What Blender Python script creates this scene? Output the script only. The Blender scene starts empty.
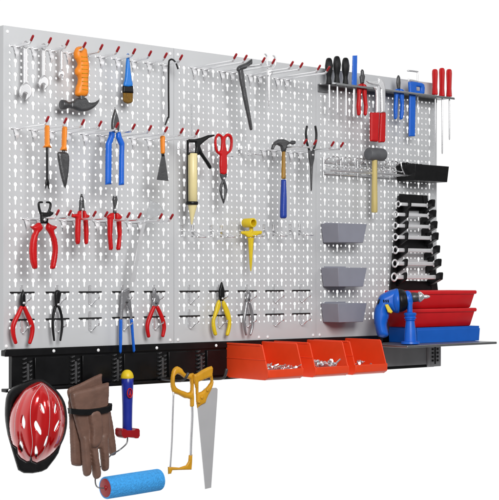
import bpy, bmesh, math, random
import numpy as np
from mathutils import Vector, Matrix
from mathutils.geometry import delaunay_2d_cdt

# ------------------------------------------------------------------ camera, world, lamps, exposure
U = 0.0254                       # everything below is modelled in inches and stored in metres
SC = bpy.context.scene
COL = SC.collection
PHI = math.radians(40.967)
FPX, CX, CY = 1422.0, 250.0, 279.2
CAM = Vector((-55.25, -91.42, 5.263))
FWD = Vector((math.sin(PHI), math.cos(PHI), 0))
RGT = Vector((math.cos(PHI), -math.sin(PHI), 0))
UPV = Vector((0, 0, 1))

cd = bpy.data.cameras.new('camera')
cam = bpy.data.objects.new('camera', cd)
COL.objects.link(cam)
cd.sensor_fit = 'HORIZONTAL'
cd.sensor_width = 36
cd.lens = 36 * FPX / 499.0
cd.shift_y = (CY - 250.0) / 499.0
cd.clip_end = 200
cam.location = CAM * U
cam.rotation_euler = (math.radians(90), 0, -PHI)
SC.camera = cam

world = bpy.data.worlds.new('World')
SC.world = world
world.use_nodes = True
nt = world.node_tree
bg = nt.nodes['Background']
tc = nt.nodes.new('ShaderNodeTexCoord')
sx = nt.nodes.new('ShaderNodeSeparateXYZ')
rp = nt.nodes.new('ShaderNodeValToRGB')
mr = nt.nodes.new('ShaderNodeMapRange')
nt.links.new(tc.outputs['Generated'], sx.inputs[0])
nt.links.new(sx.outputs['Y'], mr.inputs['Value'])
mr.inputs['From Min'].default_value = -1
mr.inputs['From Max'].default_value = 1
nt.links.new(mr.outputs[0], rp.inputs[0])
e = rp.color_ramp.elements
e[0].position = 0.0
e[0].color = (.13, .13, .135, 1)
e[1].position = 0.62
e[1].color = (1, 1, 1, 1)
e2 = e.new(0.35)
e2.color = (.20, .20, .205, 1)
nt.links.new(rp.outputs[0], bg.inputs[0])
bg.inputs[1].default_value = 1.03


def area_light(name, loc, target, size, energy, color=(1, 1, 1), sy=None):
    l = bpy.data.lights.new(name, 'AREA')
    l.size = size * U
    if sy:
        l.shape = 'RECTANGLE'
        l.size_y = sy * U
    l.energy = energy
    l.color = color
    o = bpy.data.objects.new(name, l)
    COL.objects.link(o)
    o.location = Vector(loc) * U
    d = (Vector(target) - Vector(loc)).normalized()
    o.rotation_euler = d.to_track_quat('-Z', 'Y').to_euler()
    return o


area_light('key_softbox', (-24, -96, 46), (26, 0, 8), 42, 69)
area_light('side_softbox', (75, -75, 44), (30, 0, 14), 40, 8)

SC.view_settings.view_transform = 'Standard'
SC.view_settings.look = 'None'
SC.view_settings.exposure = 0.0
SC.view_settings.gamma = 1.0
SC.view_settings.use_curve_mapping = False

# ------------------------------------------------------------------ mapping helpers


def ray(px, py):
    return FWD + RGT * ((px - CX) / FPX) + UPV * ((CY - py) / FPX)


def P(px, py, s=0.0):
    """point on the plane s inches in front of the board that the photograph shows at (px, py)"""
    d = ray(px, py)
    t = (-s - CAM.y) / d.y
    return CAM + d * t


def IPP(p):
    """inches per photograph pixel at point p"""
    return (p - CAM).dot(FWD) / FPX


def ZZ(x0, y0, sc, pts):
    return [(x0 + x / sc, y0 + y / sc) for x, y in pts]


class Board:
    """2-D frame parallel to the board, s inches in front of it"""
    def __init__(self, s):
        self.s = s
    def to2(self, q):
        p = P(q[0], q[1], self.s)
        return (p.x, p.z)
    def to3(self, u, v, h):
        return Vector((u, -self.s - h, v))


class PlainBoard(Board):
    """the same frame for soft things, drawn at their full outline"""


class Facing:
    """2-D frame of a thing that hangs turned towards the left front"""
    def __init__(self, depth):
        self.D = depth
    def to2(self, q):
        return ((q[0] - CX) / FPX * self.D, (CY - q[1]) / FPX * self.D)
    def to3(self, u, v, h):
        k = (self.D - h) / self.D
        return CAM + (RGT * u + UPV * v + FWD * self.D) * k


def catmull(pts, sub, closed=True):
    if sub <= 1:
        return list(pts)
    n = len(pts)
    out = []
    for i in range(n if closed else n - 1):
        if closed:
            p0, p1, p2, p3 = pts[i - 1], pts[i], pts[(i + 1) % n], pts[(i + 2) % n]
        else:
            p0, p1, p2, p3 = pts[max(i - 1, 0)], pts[i], pts[i + 1], pts[min(i + 2, n - 1)]
        for k in range(sub):
            t = k / sub
            out.append(tuple(.5 * (2 * b + (c - a) * t + (2 * a - 5 * b + 4 * c - d) * t * t + (3 * b - a - 3 * c + d) * t ** 3)
                             for a, b, c, d in zip(p0, p1, p2, p3)))
    if not closed:
        out.append(tuple(pts[-1]))
    return out


def densify(poly, step):
    out = []
    n = len(poly)
    for i in range(n):
        a, b = poly[i], poly[(i + 1) % n]
        L = math.hypot(b[0] - a[0], b[1] - a[1])
        k = max(1, int(math.ceil(L / step)))
        for j in range(k):
            out.append((a[0] + (b[0] - a[0]) * j / k, a[1] + (b[1] - a[1]) * j / k))
    return out


def inside(pts, poly):
    x, y = pts[:, 0], pts[:, 1]
    r = np.zeros(len(pts), bool)
    n = len(poly)
    for i in range(n):
        x0, y0 = poly[i]
        x1, y1 = poly[(i + 1) % n]
        if y0 == y1:
            continue
        c = ((y0 > y) != (y1 > y)) & (x < (x1 - x0) * (y - y0) / (y1 - y0) + x0)
        r ^= c
    return r


def seg_dist(pts, polys):
    d = np.full(len(pts), 1e9)
    for poly in polys:
        n = len(poly)
        for i in range(n):
            a = np.array(poly[i])
            b = np.array(poly[(i + 1) % n])
            ab = b - a
            L2 = float(ab @ ab) + 1e-12
            t = np.clip(((pts - a) @ ab) / L2, 0, 1)
            q = a + t[:, None] * ab
            d = np.minimum(d, np.hypot(pts[:, 0] - q[:, 0], pts[:, 1] - q[:, 1]))
    return d


def triangulate(loops, extra=()):
    co = []
    edges = []
    for lp in loops:
        b = len(co)
        co += [Vector(p) for p in lp]
        edges += [(b + i, b + (i + 1) % len(lp)) for i in range(len(lp))]
    co += [Vector(p) for p in extra]
    r = delaunay_2d_cdt(co, edges, [], 0, 1e-7)
    V = [(v.x, v.y) for v in r[0]]
    F = [tuple(f) for f in r[2]]
    if not F:
        return V, []
    A = np.array(V)
    cen = np.array([A[list(f)].mean(0) for f in F])
    k = inside(cen, loops[0])
    for lp in loops[1:]:
        k &= ~inside(cen, lp)
    return V, [f for f, ok in zip(F, k) if ok]


def slim(loop, hole, d):
    """draw an outline in sideways by d inches, for the roundness that shows past it from the left"""
    n = len(loop)
    area = sum(loop[i][0] * loop[(i + 1) % n][1] - loop[(i + 1) % n][0] * loop[i][1] for i in range(n))
    sg = (1 if area > 0 else -1) * (-1 if hole else 1)
    xs = []
    for i in range(n):
        k = 2
        a, b = loop[(i - k) % n], loop[(i + k) % n]
        tx, ty = b[0] - a[0], b[1] - a[1]
        L = math.hypot(tx, ty) or 1
        xs.append(loop[i][0] - sg * ty / L * d)
    return [(x, p[1]) for x, p in zip(xs, loop)]


def as2(frame, poly, sub):
    return catmull([frame.to2(q) for q in poly], sub)


def puff(bm, poly, s, th, R, holes=(), step=None, sub=1, frame=None, hfun=None, back=True):
    """rounded solid from an outline: thickness th inches, edge rounding R inches"""
    fr = frame or Board(s)
    step = step or max(R / 3.5, .045)
    loops = [densify(as2(fr, poly, sub), step)] + [densify(as2(fr, h, sub), step) for h in holes]
    if type(fr) is Board and not hfun:
        sl = math.sqrt(R * R + (th / 2 * math.tan(PHI)) ** 2) - R
        if sl > min(.09, .3 * R):
            sl = min(.09, .3 * R)
            th = 2 * math.sqrt((R + sl) ** 2 - R * R) / math.tan(PHI)
        loops = [slim(lp, i > 0, sl) for i, lp in enumerate(loops)]
    A = np.array(loops[0])
    x0, y0 = A.min(0)
    x1, y1 = A.max(0)
    gx, gy = np.meshgrid(np.arange(x0, x1 + step, step), np.arange(y0, y1 + step, step * .87))
    gx[1::2] += step / 2
    G = np.stack([gx.ravel(), gy.ravel()], 1)
    m = inside(G, loops[0])
    for h in loops[1:]:
        m &= ~inside(G, h)
    G = G[m]
    if len(G):
        G = G[seg_dist(G, loops) > step * .45]
    ex = [tuple(g) for g in G]
    for _ in range(3):
        V, F = triangulate(loops, ex)
        VA = np.array(V)
        d = seg_dist(VA, loops)
        bad = [f for f in F if all(d[i] < 1e-5 for i in f)]
        if not bad:
            break
        ex += [tuple(VA[list(f)].mean(0)) for f in bad]
    t = np.minimum(d / R, 1)
    h = th / 2 * np.sqrt(np.maximum(0, 1 - (1 - t) ** 2))
    if hfun:
        h = hfun(VA, d, h)
    onb = d < 1e-5
    used = sorted({i for f in F for i in f})
    fv = {}
    bv = {}
    for i in used:
        u, v = V[i]
        fv[i] = bm.verts.new(fr.to3(u, v, float(h[i])))
        if onb[i] and not hfun:
            bv[i] = fv[i]
        elif back:
            bv[i] = bm.verts.new(fr.to3(u, v, -float(h[i]) if not hfun else 0))
    for f in F:
        try:
            bm.faces.new([fv[i] for i in f])
        except ValueError:
            pass
        if back:
            try:
                bm.faces.new([bv[i] for i in reversed(f)])
            except ValueError:
                pass
    return bm


def slab(bm, poly, s, th, holes=(), sub=1, frame=None, inches=False):
    """flat plate cut to an outline, th inches thick, its middle at s"""
    fr = frame or Board(s)
    if inches:
        loops = [list(poly)] + [list(h) for h in holes]
    else:
        loops = [as2(fr, poly, sub)] + [as2(fr, h, sub) for h in holes]
        if isinstance(fr, Board) and th > .15:
            loops = [slim(densify(lp, .15), i > 0, min(.1, th / 2 * math.tan(PHI))) for i, lp in enumerate(loops)]
    V, F = triangulate(loops)
    f_ = [bm.verts.new(fr.to3(u, v, th / 2)) for u, v in V]
    b_ = [bm.verts.new(fr.to3(u, v, -th / 2)) for u, v in V]
    cnt = {}
    for f in F:
        bm.faces.new([f_[i] for i in f])
        bm.faces.new([b_[i] for i in reversed(f)])
        for i in range(3):
            a, b = f[i], f[(i + 1) % 3]
            cnt[(a, b)] = cnt.get((a, b), 0) + 1
    for (a, b) in cnt:
        if (b, a) not in cnt:
            bm.faces.new([f_[b], f_[a], b_[a], b_[b]])
    return bm


def ring_frame(t, ref):
    a = ref - t * ref.dot(t)
    if a.length < 1e-6:
        a = Vector((1, 0, 0)) - t * t.x
    a.normalize()
    return a, t.cross(a)


def sweep(bm, pts, rads, n=10, flat=1.0, ref=None, cap=True, closed=False):
    """tube along 3-D points (inches); flat scales the radius along ref"""
    pts = [Vector(p) for p in pts]
    m = len(pts)
    if isinstance(rads, (int, float)):
        rads = [rads] * m
    ref = Vector(ref) if ref is not None else Vector((0.13, -1, 0.07))
    rings = []
    a = None
    for i, p in enumerate(pts):
        if closed:
            t = pts[(i + 1) % m] - pts[i - 1]
        else:
            t = pts[min(i + 1, m - 1)] - pts[max(i - 1, 0)]
        t.normalize()
        base = ref if (a is None or flat != 1.0) else a
        a, b = ring_frame(t, base)
        rings.append([bm.verts.new(p + a * (rads[i] * flat * math.cos(2 * math.pi * k / n)) + b * (rads[i] * math.sin(2 * math.pi * k / n)))
                      for k in range(n)])
    for i in range(m if closed else m - 1):
        r0, r1 = rings[i], rings[(i + 1) % m]
        for k in range(n):
            bm.faces.new([r0[k], r0[(k + 1) % n], r1[(k + 1) % n], r1[k]])
    if cap and not closed:
        bm.faces.new(list(reversed(rings[0])))
        bm.faces.new(rings[-1])
    return bm


def tube(bm, pts, sub=6, n=10, flat=1.0, round_ends=True, ref=None):
    """tube through photograph points (px, py, s, radius in px)"""
    q = []
    for px, py, s, r in pts:
        p = P(px, py, s)
        q.append((p.x, p.y, p.z, r * IPP(p)))
    q = catmull(q, sub, closed=False)
    pp = [Vector(a[:3]) for a in q]
    rr = [a[3] for a in q]
    if round_ends:
        d0 = (pp[0] - pp[1]).normalized()
        d1 = (pp[-1] - pp[-2]).normalized()
        pp = [pp[0] + d0 * rr[0] * .6, pp[0] + d0 * rr[0] * .42] + pp + [pp[-1] + d1 * rr[-1] * .42, pp[-1] + d1 * rr[-1] * .6]
        rr = [rr[0] * .35, rr[0] * .75] + rr + [rr[-1] * .75, rr[-1] * .35]
    return sweep(bm, pp, rr, n, flat, ref)


def wire(bm, pts, r, sub=5, n=8, closed=False, round_end=False):
    """tube of radius r inches through 3-D points in inches"""
    q = catmull([tuple(p) for p in pts], sub, closed=closed)
    pp = [Vector(a) for a in q]
    return sweep(bm, pp, r, n, closed=closed)


def rev(bm, p0, p1, prof, n=20, cap=True):
    """solid of revolution from p0 to p1; prof = [(t along the axis, radius in inches)]"""
    p0, p1 = Vector(p0), Vector(p1)
    t = (p1 - p0).normalized()
    a, b = ring_frame(t, Vector((0.1, -1, 0.03)))
    rings = []
    for tt, r in prof:
        c = p0 + (p1 - p0) * tt
        rings.append([bm.verts.new(c + (a * math.cos(2 * math.pi * k / n) + b * math.sin(2 * math.pi * k / n)) * max(r, 1e-4)) for k in range(n)])
    for r0, r1 in zip(rings, rings[1:]):
        for k in range(n):
            bm.faces.new([r0[k], r0[(k + 1) % n], r1[(k + 1) % n], r1[k]])
    if cap:
        bm.faces.new(list(reversed(rings[0])))
        bm.faces.new(rings[-1])
    return bm


def spin(bm, px, s, prof, n=20, lean=0.0):
    """upright solid of revolution; prof = [(photograph row, radius in px)], top to bottom"""
    y0, y1 = prof[0][0], prof[-1][0]
    p0 = P(px, y0, s)
    p1 = P(px + lean, y1, s)
    k = IPP(p0)
    return rev(bm, p0, p1, [((y - y0) / (y1 - y0), r * k) for y, r in prof], n)


def box(bm, x0, x1, y0, y1, z0, z1):
    v = [bm.verts.new((x, y, z)) for x in (x0, x1) for y in (y0, y1) for z in (z0, z1)]
    for f in ((0, 1, 3, 2), (4, 6, 7, 5), (0, 4, 5, 1), (2, 3, 7, 6), (0, 2, 6, 4), (1, 5, 7, 3)):
        bm.faces.new([v[i] for i in f])
    return bm


def B():
    return bmesh.new()


# ------------------------------------------------------------------ objects
def thing(name, label, cat, loc, group=None):
    o = bpy.data.objects.new(name, None)
    COL.objects.link(o)
    o.empty_display_size = .02
    o.location = Vector(loc) * U
    o['label'] = label
    o['category'] = cat
    if group:
        o['group'] = group
    return o


def part(name, bm, m, parent=None, bevel=0, smooth=62, label=None, remesh=0, solid=0):
    """one mesh object; as a child its vertices are taken relative to the parent chain"""
    org = Vector((0, 0, 0))
    q = parent
    while q:
        org = org + q.location
        q = q.parent
    bmesh.ops.recalc_face_normals(bm, faces=bm.faces)
    if parent is None:
        lo = [min(v.co[i] for v in bm.verts) for i in range(3)]
        hi = [max(v.co[i] for v in bm.verts) for i in range(3)]
        org = Vector(((lo[0] + hi[0]) / 2, (lo[1] + hi[1]) / 2, lo[2])) * U
    for v in bm.verts:
        v.co = v.co * U - org
    me = bpy.data.meshes.new(name)
    bm.to_mesh(me)
    bm.free()
    me.materials.append(m)
    for p in me.polygons:
        p.use_smooth = True
    if not remesh:
        me.set_sharp_from_angle(angle=math.radians(smooth))
    o = bpy.data.objects.new(name, me)
    COL.objects.link(o)
    if parent:
        o.parent = parent
    else:
        o.location = org
    if label:
        o['label'] = label
    if solid:
        md = o.modifiers.new('shell', 'SOLIDIFY')
        md.thickness = solid * U
        md.offset = -1
    if remesh:
        md = o.modifiers.new('blend', 'REMESH')
        md.mode = 'VOXEL'
        md.voxel_size = remesh * U
        md.use_smooth_shade = True
        ms = o.modifiers.new('soften', 'SMOOTH')
        ms.iterations = 4
        ms.factor = .5
    if bevel:
        md = o.modifiers.new('edges', 'BEVEL')
        md.width = bevel * U
        md.segments = 2
        md.limit_method = 'ANGLE'
        md.angle_limit = math.radians(40)
    return o


def tag(o, label, cat, group=None, kind=None):
    if label:
        o['label'] = label
    if cat:
        o['category'] = cat
    if group:
        o['group'] = group
    if kind:
        o['kind'] = kind
    return o


def dup(root, dx, dy, dz, label, group=None):
    r = root.copy()
    COL.objects.link(r)
    r.location = root.location + Vector((dx, dy, dz)) * U
    r['label'] = label
    if group:
        r['group'] = group
    for ch in list(root.children):
        c = ch.copy()
        COL.objects.link(c)
        c.parent = r
        for g in ch.children:
            d = g.copy()
            COL.objects.link(d)
            d.parent = c
    return r


# ------------------------------------------------------------------ materials
def lin(c):
    return tuple((x / 12.92 if x <= .04045 else ((x + .055) / 1.055) ** 2.4) for x in c)


def mat(name, rgb, rough=.4, metal=0.0, var=.06, scale=40, bump=.03, bscale=300, coat=0.0, stretch=None, spec=.5, trans=0):
    m = bpy.data.materials.new(name)
    m.use_nodes = True
    t = m.node_tree
    b = t.nodes['Principled BSDF']
    L = t.links.new
    tcn = t.nodes.new('ShaderNodeTexCoord')
    vec = tcn.outputs['Object']
    if stretch:
        mp = t.nodes.new('ShaderNodeMapping')
        mp.inputs['Scale'].default_value = stretch
        L(vec, mp.inputs[0])
        vec = mp.outputs[0]
    n1 = t.nodes.new('ShaderNodeTexNoise')
    n1.inputs['Scale'].default_value = scale
    n1.inputs['Detail'].default_value = 6
    L(vec, n1.inputs['Vector'])
    hs = t.nodes.new('ShaderNodeMapRange')
    hs.inputs['To Min'].default_value = 1 - var * 1.6
    hs.inputs['To Max'].default_value = 1 + var * 1.6
    hs.inputs['From Min'].default_value = .2
    hs.inputs['From Max'].default_value = .8
    L(n1.outputs[0], hs.inputs[0])
    mx = t.nodes.new('ShaderNodeMix')
    mx.data_type = 'RGBA'
    mx.blend_type = 'MULTIPLY'
    mx.inputs[0].default_value = 1
    mx.inputs[6].default_value = (*lin(rgb), 1)
    L(hs.outputs[0], mx.inputs[7])
    L(mx.outputs[2], b.inputs['Base Color'])
    rr = t.nodes.new('ShaderNodeMapRange')
    rr.inputs['To Min'].default_value = max(.02, rough - .08)
    rr.inputs['To Max'].default_value = min(1, rough + .1)
    L(n1.outputs[0], rr.inputs[0])
    L(rr.outputs[0], b.inputs['Roughness'])
    b.inputs['Metallic'].default_value = metal
    b.inputs['Coat Weight'].default_value = coat
    b.inputs['Coat Roughness'].default_value = .08
    b.inputs['Specular IOR Level'].default_value = spec
    b.inputs['Transmission Weight'].default_value = trans
    if trans:
        b.inputs['IOR'].default_value = 1.15
    if bump:
        n2 = t.nodes.new('ShaderNodeTexNoise')
        n2.inputs['Scale'].default_value = bscale
        n2.inputs['Detail'].default_value = 4
        L(vec, n2.inputs['Vector'])
        bp = t.nodes.new('ShaderNodeBump')
        bp.inputs['Strength'].default_value = bump * 4
        bp.inputs['Distance'].default_value = .0006
        L(n2.outputs[0], bp.inputs['Height'])
        L(bp.outputs[0], b.inputs['Normal'])
    return m


M = dict(
    panel=mat('painted_panel_steel', (.775, .78, .785), .42, .0, .024, 7, .03, 700, spec=.4),
    chrome=mat('zinc_plated_wire', (.95, .95, .955), .2, .92, .02, 120, 0, 300),
    steel=mat('brushed_tool_steel', (.93, .93, .935), .27, .72, .03, 60, 0, 400),
    white=mat('white_paint', (.95, .95, .95), .35, 0, .02, 60, .02, 300),
    darksteel=mat('dark_forged_steel', (.33, .33, .335), .36, .6, .18, 90, .12, 500),
    black=mat('black_plastic', (.06, .06, .065), .36, 0, .15, 90, .08, 600, spec=.3),
    rail=mat('black_rail_paint', (.06, .06, .064), .28, 0, .2, 30, .05, 700, spec=.32),
    midsteel=mat('grey_tool_steel', (.66, .66, .67), .28, .7, .06, 60, 0, 300),
    zinc=mat('bright_zinc_plate', (.93, .93, .935), .34, .4, .03, 60, 0, 300),
    rubber=mat('grey_rubber', (.36, .365, .375), .55, 0, .1, 90, .12, 600),
    red=mat('red_grip', (.76, .045, .065), .36, 0, .06, 60, .05, 500, spec=.35),
    tip=mat('red_vinyl_tip', (.60, .035, .075), .35, 0, .06, 60, .03, 500),
    orange=mat('orange_grip', (.93, .53, .10), .45, 0, .06, 60, .06, 500),
    blue=mat('blue_grip', (.03, .38, .80), .38, 0, .06, 60, .06, 500),
    yellow=mat('yellow_grip', (.88, .76, .10), .42, 0, .06, 60, .06, 500),
    ochre=mat('ochre_handle', (.83, .60, .10), .42, 0, .1, 60, .08, 400),
    bristle=mat('golden_bristles', (.55, .40, .10), .7, 0, .3, 60, .6, 400, stretch=(8, 8, .4)),
    nose=mat('polished_nose', (.9, .9, .9), .18, .8, .02, 60, 0, 300),
    wood=mat('pale_wood', (.80, .72, .45), .55, 0, .12, 40, .1, 300, stretch=(4, 4, .5)),
    darkwood=mat('varnished_wood', (.62, .46, .16), .45, 0, .16, 40, .1, 300, stretch=(4, 4, .5)),
    cream=mat('cream_tube', (.90, .84, .62), .35, 0, .04, 30, .03, 300),
    binred=mat('orange_red_bin_plastic', (.94, .28, .11), .38, 0, .04, 30, .05, 700),
    grey=mat('grey_bin_plastic', (.56, .565, .61), .5, 0, .04, 30, .06, 700),
    boxblue=mat('blue_box_plastic', (.04, .37, .76), .4, 0, .05, 30, .06, 700),
    boxred=mat('red_box_plastic', (.82, .08, .11), .36, 0, .05, 30, .06, 700),
    helmet=mat('glossy_red_shell', (.78, .02, .04), .22, .25, .05, 20, 0, 300, coat=1.0),
    leather=mat('brown_leather', (.44, .325, .275), .5, 0, .16, 45, .3, 110),
    navy=mat('navy_handle', (.10, .17, .58), .32, 0, .05, 60, .04, 400),
    foam=mat('blue_foam', (.26, .66, .95), .9, 0, .16, 260, 1.0, 330),
    shelf=mat('shelf_steel', (.30, .30, .31), .35, .5, .08, 40, .05, 500),
    pale=mat('pale_clear_plastic', (.88, .885, .89), .22, 0, .03, 40, 0, 300, trans=.85),
    dull=mat('dull_grey_blade', (.82, .82, .825), .36, .4, .015, 20, 0, 300),
    bracket_rail_sheen=mat('grey_bracket_and_rail_sheen', (.70, .70, .705), .4, .05, .08, 30, .06, 700),  # grey of the bracket, also the rail's reflected light painted as colour
    slot=mat('slot_steel_highlit', (.32, .32, .325), .3, .3, .12, 60, .05, 500),  # highlights on the slats are put into this lighter grey
    palebrush=mat('light_blue_handle', (.10, .47, .82), .35, 0, .06, 60, .05, 500),
    rack=mat('rack_steel', (.52, .525, .53), .35, .7, .06, 40, .05, 500),
    label=mat('yellow_sticker', (.92, .80, .15), .4, 0, .03, 40, .0, 300),
    brown=mat('dark_trim', (.22, .05, .05), .4, 0, .08, 40, .0, 300),
)
# ------------------------------------------------------------------ the pegboard
H = 24.07
MARG, PIT, VP, ROW0 = 1.058, 1.5427, 1.024, 22.57
SHEET = .06
board = thing('pegboard', 'light grey steel pegboard of three panels punched with rows of keyholes and round holes', 'pegboard', (0, 0, 0))


def circ(cx, cz, r, n, a0=0.0):
    return [(cx + r * math.cos(a0 + 2 * math.pi * k / n), cz + r * math.sin(a0 + 2 * math.pi * k / n)) for k in range(n)]


def keyhole(cx, cz):
    r, w, d = .172, .090, .51
    a = math.asin(w / r)
    pts = []
    n = 12
    st, en = -math.pi / 2 + a, 3 * math.pi / 2 - a
    for k in range(n + 1):
        t = st + (en - st) * k / n
        pts.append((cx + r * math.cos(t), cz + r * math.sin(t)))
    for k in range(0, 5):
        t = math.pi + math.pi * k / 4
        pts.append((cx + w * math.cos(t), cz - d + w + w * math.sin(t)))
    return pts


def panel_mesh(x0):
    bm = B()
    # one punched cell, repeated
    cw, ch = PIT, VP
    cellx0 = -PIT / 2
    cellz0 = -.62
    rect = [(cellx0, cellz0), (cellx0 + cw, cellz0), (cellx0 + cw, cellz0 + ch), (cellx0, cellz0 + ch)]
    holes = [keyhole(0, 0)] + [circ(dx, dz, .101, 10) for dx in (-.49, .49) for dz in (.045, -.455)]
    V, F = triangulate([rect] + holes)
    rims = []
    # find the boundary edges of the holes
    ed = {}
    for f in F:
        for i in range(3):
            ed[(f[i], f[(i + 1) % 3])] = 1
    for (a, b) in ed:
        if (b, a) not in ed:
            if not (a < 4 and b < 4):
                rims.append((a, b))
    zt = ROW0 + (cellz0 + ch)
    for c in range(10):
        for r in range(21):
            ox = x0 + MARG + PIT * c
            oz = ROW0 - VP * r
            fr = [bm.verts.new((ox + u, 0, oz + v)) for u, v in V]
            for f in F:
                bm.faces.new([fr[i] for i in f])
            bk = {}
            for a, b in rims:
                for i in (a, b):
                    if i not in bk:
                        bk[i] = bm.verts.new((ox + V[i][0], SHEET, oz + V[i][1]))
                bm.faces.new([fr[b], fr[a], bk[a], bk[b]])
    xa, xb = x0 + MARG - PIT / 2, x0 + MARG + PIT * 9.5
    za = ROW0 - VP * 20 + cellz0
    g = .012
    L, R_ = x0 + g, x0 + 16 - g
    rr = .05

    def quad(a, b, c, d):
        bm.faces.new([bm.verts.new(p) for p in (a, b, c, d)])
    quad((L + rr, 0, rr), (R_ - rr, 0, rr), (R_ - rr, 0, za), (L + rr, 0, za))
    quad((L + rr, 0, zt), (R_ - rr, 0, zt), (R_ - rr, 0, H - rr), (L + rr, 0, H - rr))
    quad((L + rr, 0, za), (xa, 0, za), (xa, 0, zt), (L + rr, 0, zt))
    quad((xb, 0, za), (R_ - rr, 0, za), (R_ - rr, 0, zt), (xb, 0, zt))
    # rolled edges and return flanges
    D = .58
    prev = None
    for k in range(5):
        t = math.pi / 2 * k / 4
        y = rr - rr * math.cos(t)
        o = rr - rr * math.sin(t)
        ring = [(L + o, y, o), (R_ - o, y, o), (R_ - o, y, H - o), (L + o, y, H - o)]
        if prev:
            for i in range(4):
                j = (i + 1) % 4
                quad(prev[i], prev[j], ring[j], ring[i])
        prev = ring
    ring = [(p[0], D, p[2]) for p in prev]
    for i in range(4):
        j = (i + 1) % 4
        quad(prev[i], prev[j], ring[j], ring[i])
    bmesh.ops.remove_doubles(bm, verts=bm.verts, dist=1e-5)
    return bm


def keep_normals_part(name, bm, m, parent):
    return part(name, bm, m, parent, smooth=30)


for k in range(3):
    keep_normals_part('panel', panel_mesh(16 * k), M['panel'], board)
for x, z in [(.35, H - .45), (.25, .28), (15.6, .3), (16.4, .3), (15.6, H - .5), (16.4, H - .5), (31.6, .3), (32.4, .3),
             (25.2, .28), (26.2, .28), (47.6, .3)]:
    b = B()
    rev(b, (x, 0, z), (x, -.07, z), [(0, .14), (.6, .13), (1, .07)], 14)
    part('screw', b, M['white'], board)

# ------------------------------------------------------------------ the black rail under it
RT, RB = -.06, -3.12
rail = thing('wall_rail', 'black slotted steel rail running along the bottom edge of the pegboard', 'rail', (0, 0, RB))
b = B()
box(b, .75, 47.9, .06, .5, RB + .12, RT - .25)
part('back_channel', b, M['rail'], rail, bevel=.02)
b = B()
# upper lip with a little slope, and lower flange with end tab
box(b, .05, 48, -.16, -.015, RT - .42, RT + .13)
box(b, .08, 47.97, -.03, .5, RT - .40, RT + .045)
part('upper_lip', b, M['rail'], rail, bevel=.05)
b = B()
box(b, .05, 47.3, -.3, .4, RB, RB + .26)
part('lower_flange', b, M['rail'], rail, bevel=.05)
LADX = [2.05, 6.35, 10.3, 14.75, 18.75, 23.0, 27.3, 31.6, 35.9, 40.2, 46.9]
for i, x in enumerate(LADX):
    b = B()
    # louvred ladder: a central bar with rows of slanted hook slots on both sides
    box(b, x - .09, x + .09, -.16, .06, RB + .36, RT - 1.0)
    for r in range(7):
        z = RB + .5 + r * .33
        for sx_ in (-1, 1):
            if sx_ > 0 and r > 5:
                continue
            v = []
            xa, xb = x + sx_ * .14, x + sx_ * (.42 if sx_ < 0 else .33)
            zz = .10 * sx_
            for xx, dz in ((xa, 0), (xb, zz)):
                for yy in (-.2, .06):
                    for t in (-.045, .045):
                        v.append(b.verts.new((xx, yy, z + dz + t)))
            for f in ((0, 1, 3, 2), (4, 6, 7, 5), (0, 4, 5, 1), (2, 3, 7, 6), (0, 2, 6, 4), (1, 5, 7, 3)):
                b.faces.new([v[j] for j in f])
    part('slot_ladder', b, M['slot'], rail, bevel=.012)
for x0, x1 in zip(LADX[:-1], LADX[1:]):
    b = B()
    box(b, x0 + .62, x1 - .62, -.12, .055, RB + .34, RT - .56)
    part('cover_plate', b, M['rail'], rail, bevel=.04)
for x, z in [(.35, RB + .13), (4.3, RT - .12), (8.4, RT - .2), (14.1, RT - .2), (20.3, RT - .2), (38.8, RB + .15)]:
    b = B()
    y = -.17 if z > -2 else -.31
    rev(b, (x, y, z), (x, y - .07, z), [(0, .13), (.6, .12), (1, .06)], 12)
    part('screw', b, M['white'], rail)

# ------------------------------------------------------------------ hooks
RODR = .088


def bracket_bm(X, Z, w=.62, double=0.0):
    """hook back: a wire across the keyhole with a bent tongue below it (two when double)"""
    b = B()
    wire(b, [(X - w * .75, -.06, Z + .02), (X - w * .6, -.10, Z), (X, -.11, Z), (X + w * .6 + double, -.10, Z), (X + w * .75 + double, -.06, Z + .02)], .05, 4, 8)
    for dx in ([0, double] if double else [0]):
        x = X + dx
        v = []
        for (hw, y, z) in ((.26, -.04, Z + .0), (.20, -.15, Z - .32), (.11, -.18, Z - .66), (.05, -.02, Z - .92)):
            for sgn in (-1, 1):
                v.append([b.verts.new((x + sgn * hw, y, z)), b.verts.new((x + sgn * hw, y - .05, z))])
        for i in range(3):
            l0, r0, l1, r1 = v[2 * i], v[2 * i + 1], v[2 * i + 2], v[2 * i + 3]
            b.faces.new([l0[1], r0[1], r1[1], l1[1]])
            b.faces.new([l0[0], l1[0], r1[0], r0[0]])
            b.faces.new([l0[0], l0[1], l1[1], l1[0]])
            b.faces.new([r0[0], r1[0], r1[1], r0[1]])
        b.faces.new([v[0][0], v[1][0], v[1][1], v[0][1]])
        b.faces.new([v[6][0], v[6][1], v[7][1], v[7][0]])
    return b


def rod_bm(X, Z, L):
    b = B()
    wire(b, [(X, -.06, Z), (X, -.5, Z), (X, -L * .6, Z), (X, -L + .18, Z), (X, -L + .02, Z + .03), (X, -L - .16, Z + .18), (X, -L - .3, Z + .33)], RODR, 3, 8)
    return b


def tip_bm(X, Z, L):
    b = B()
    rev(b, (X, -L - .14, Z + .16), (X, -L - .50, Z + .54), [(0, .08), (.06, .095), (.8, .095), (.94, .078), (1, .03)], 12)
    return b


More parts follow.
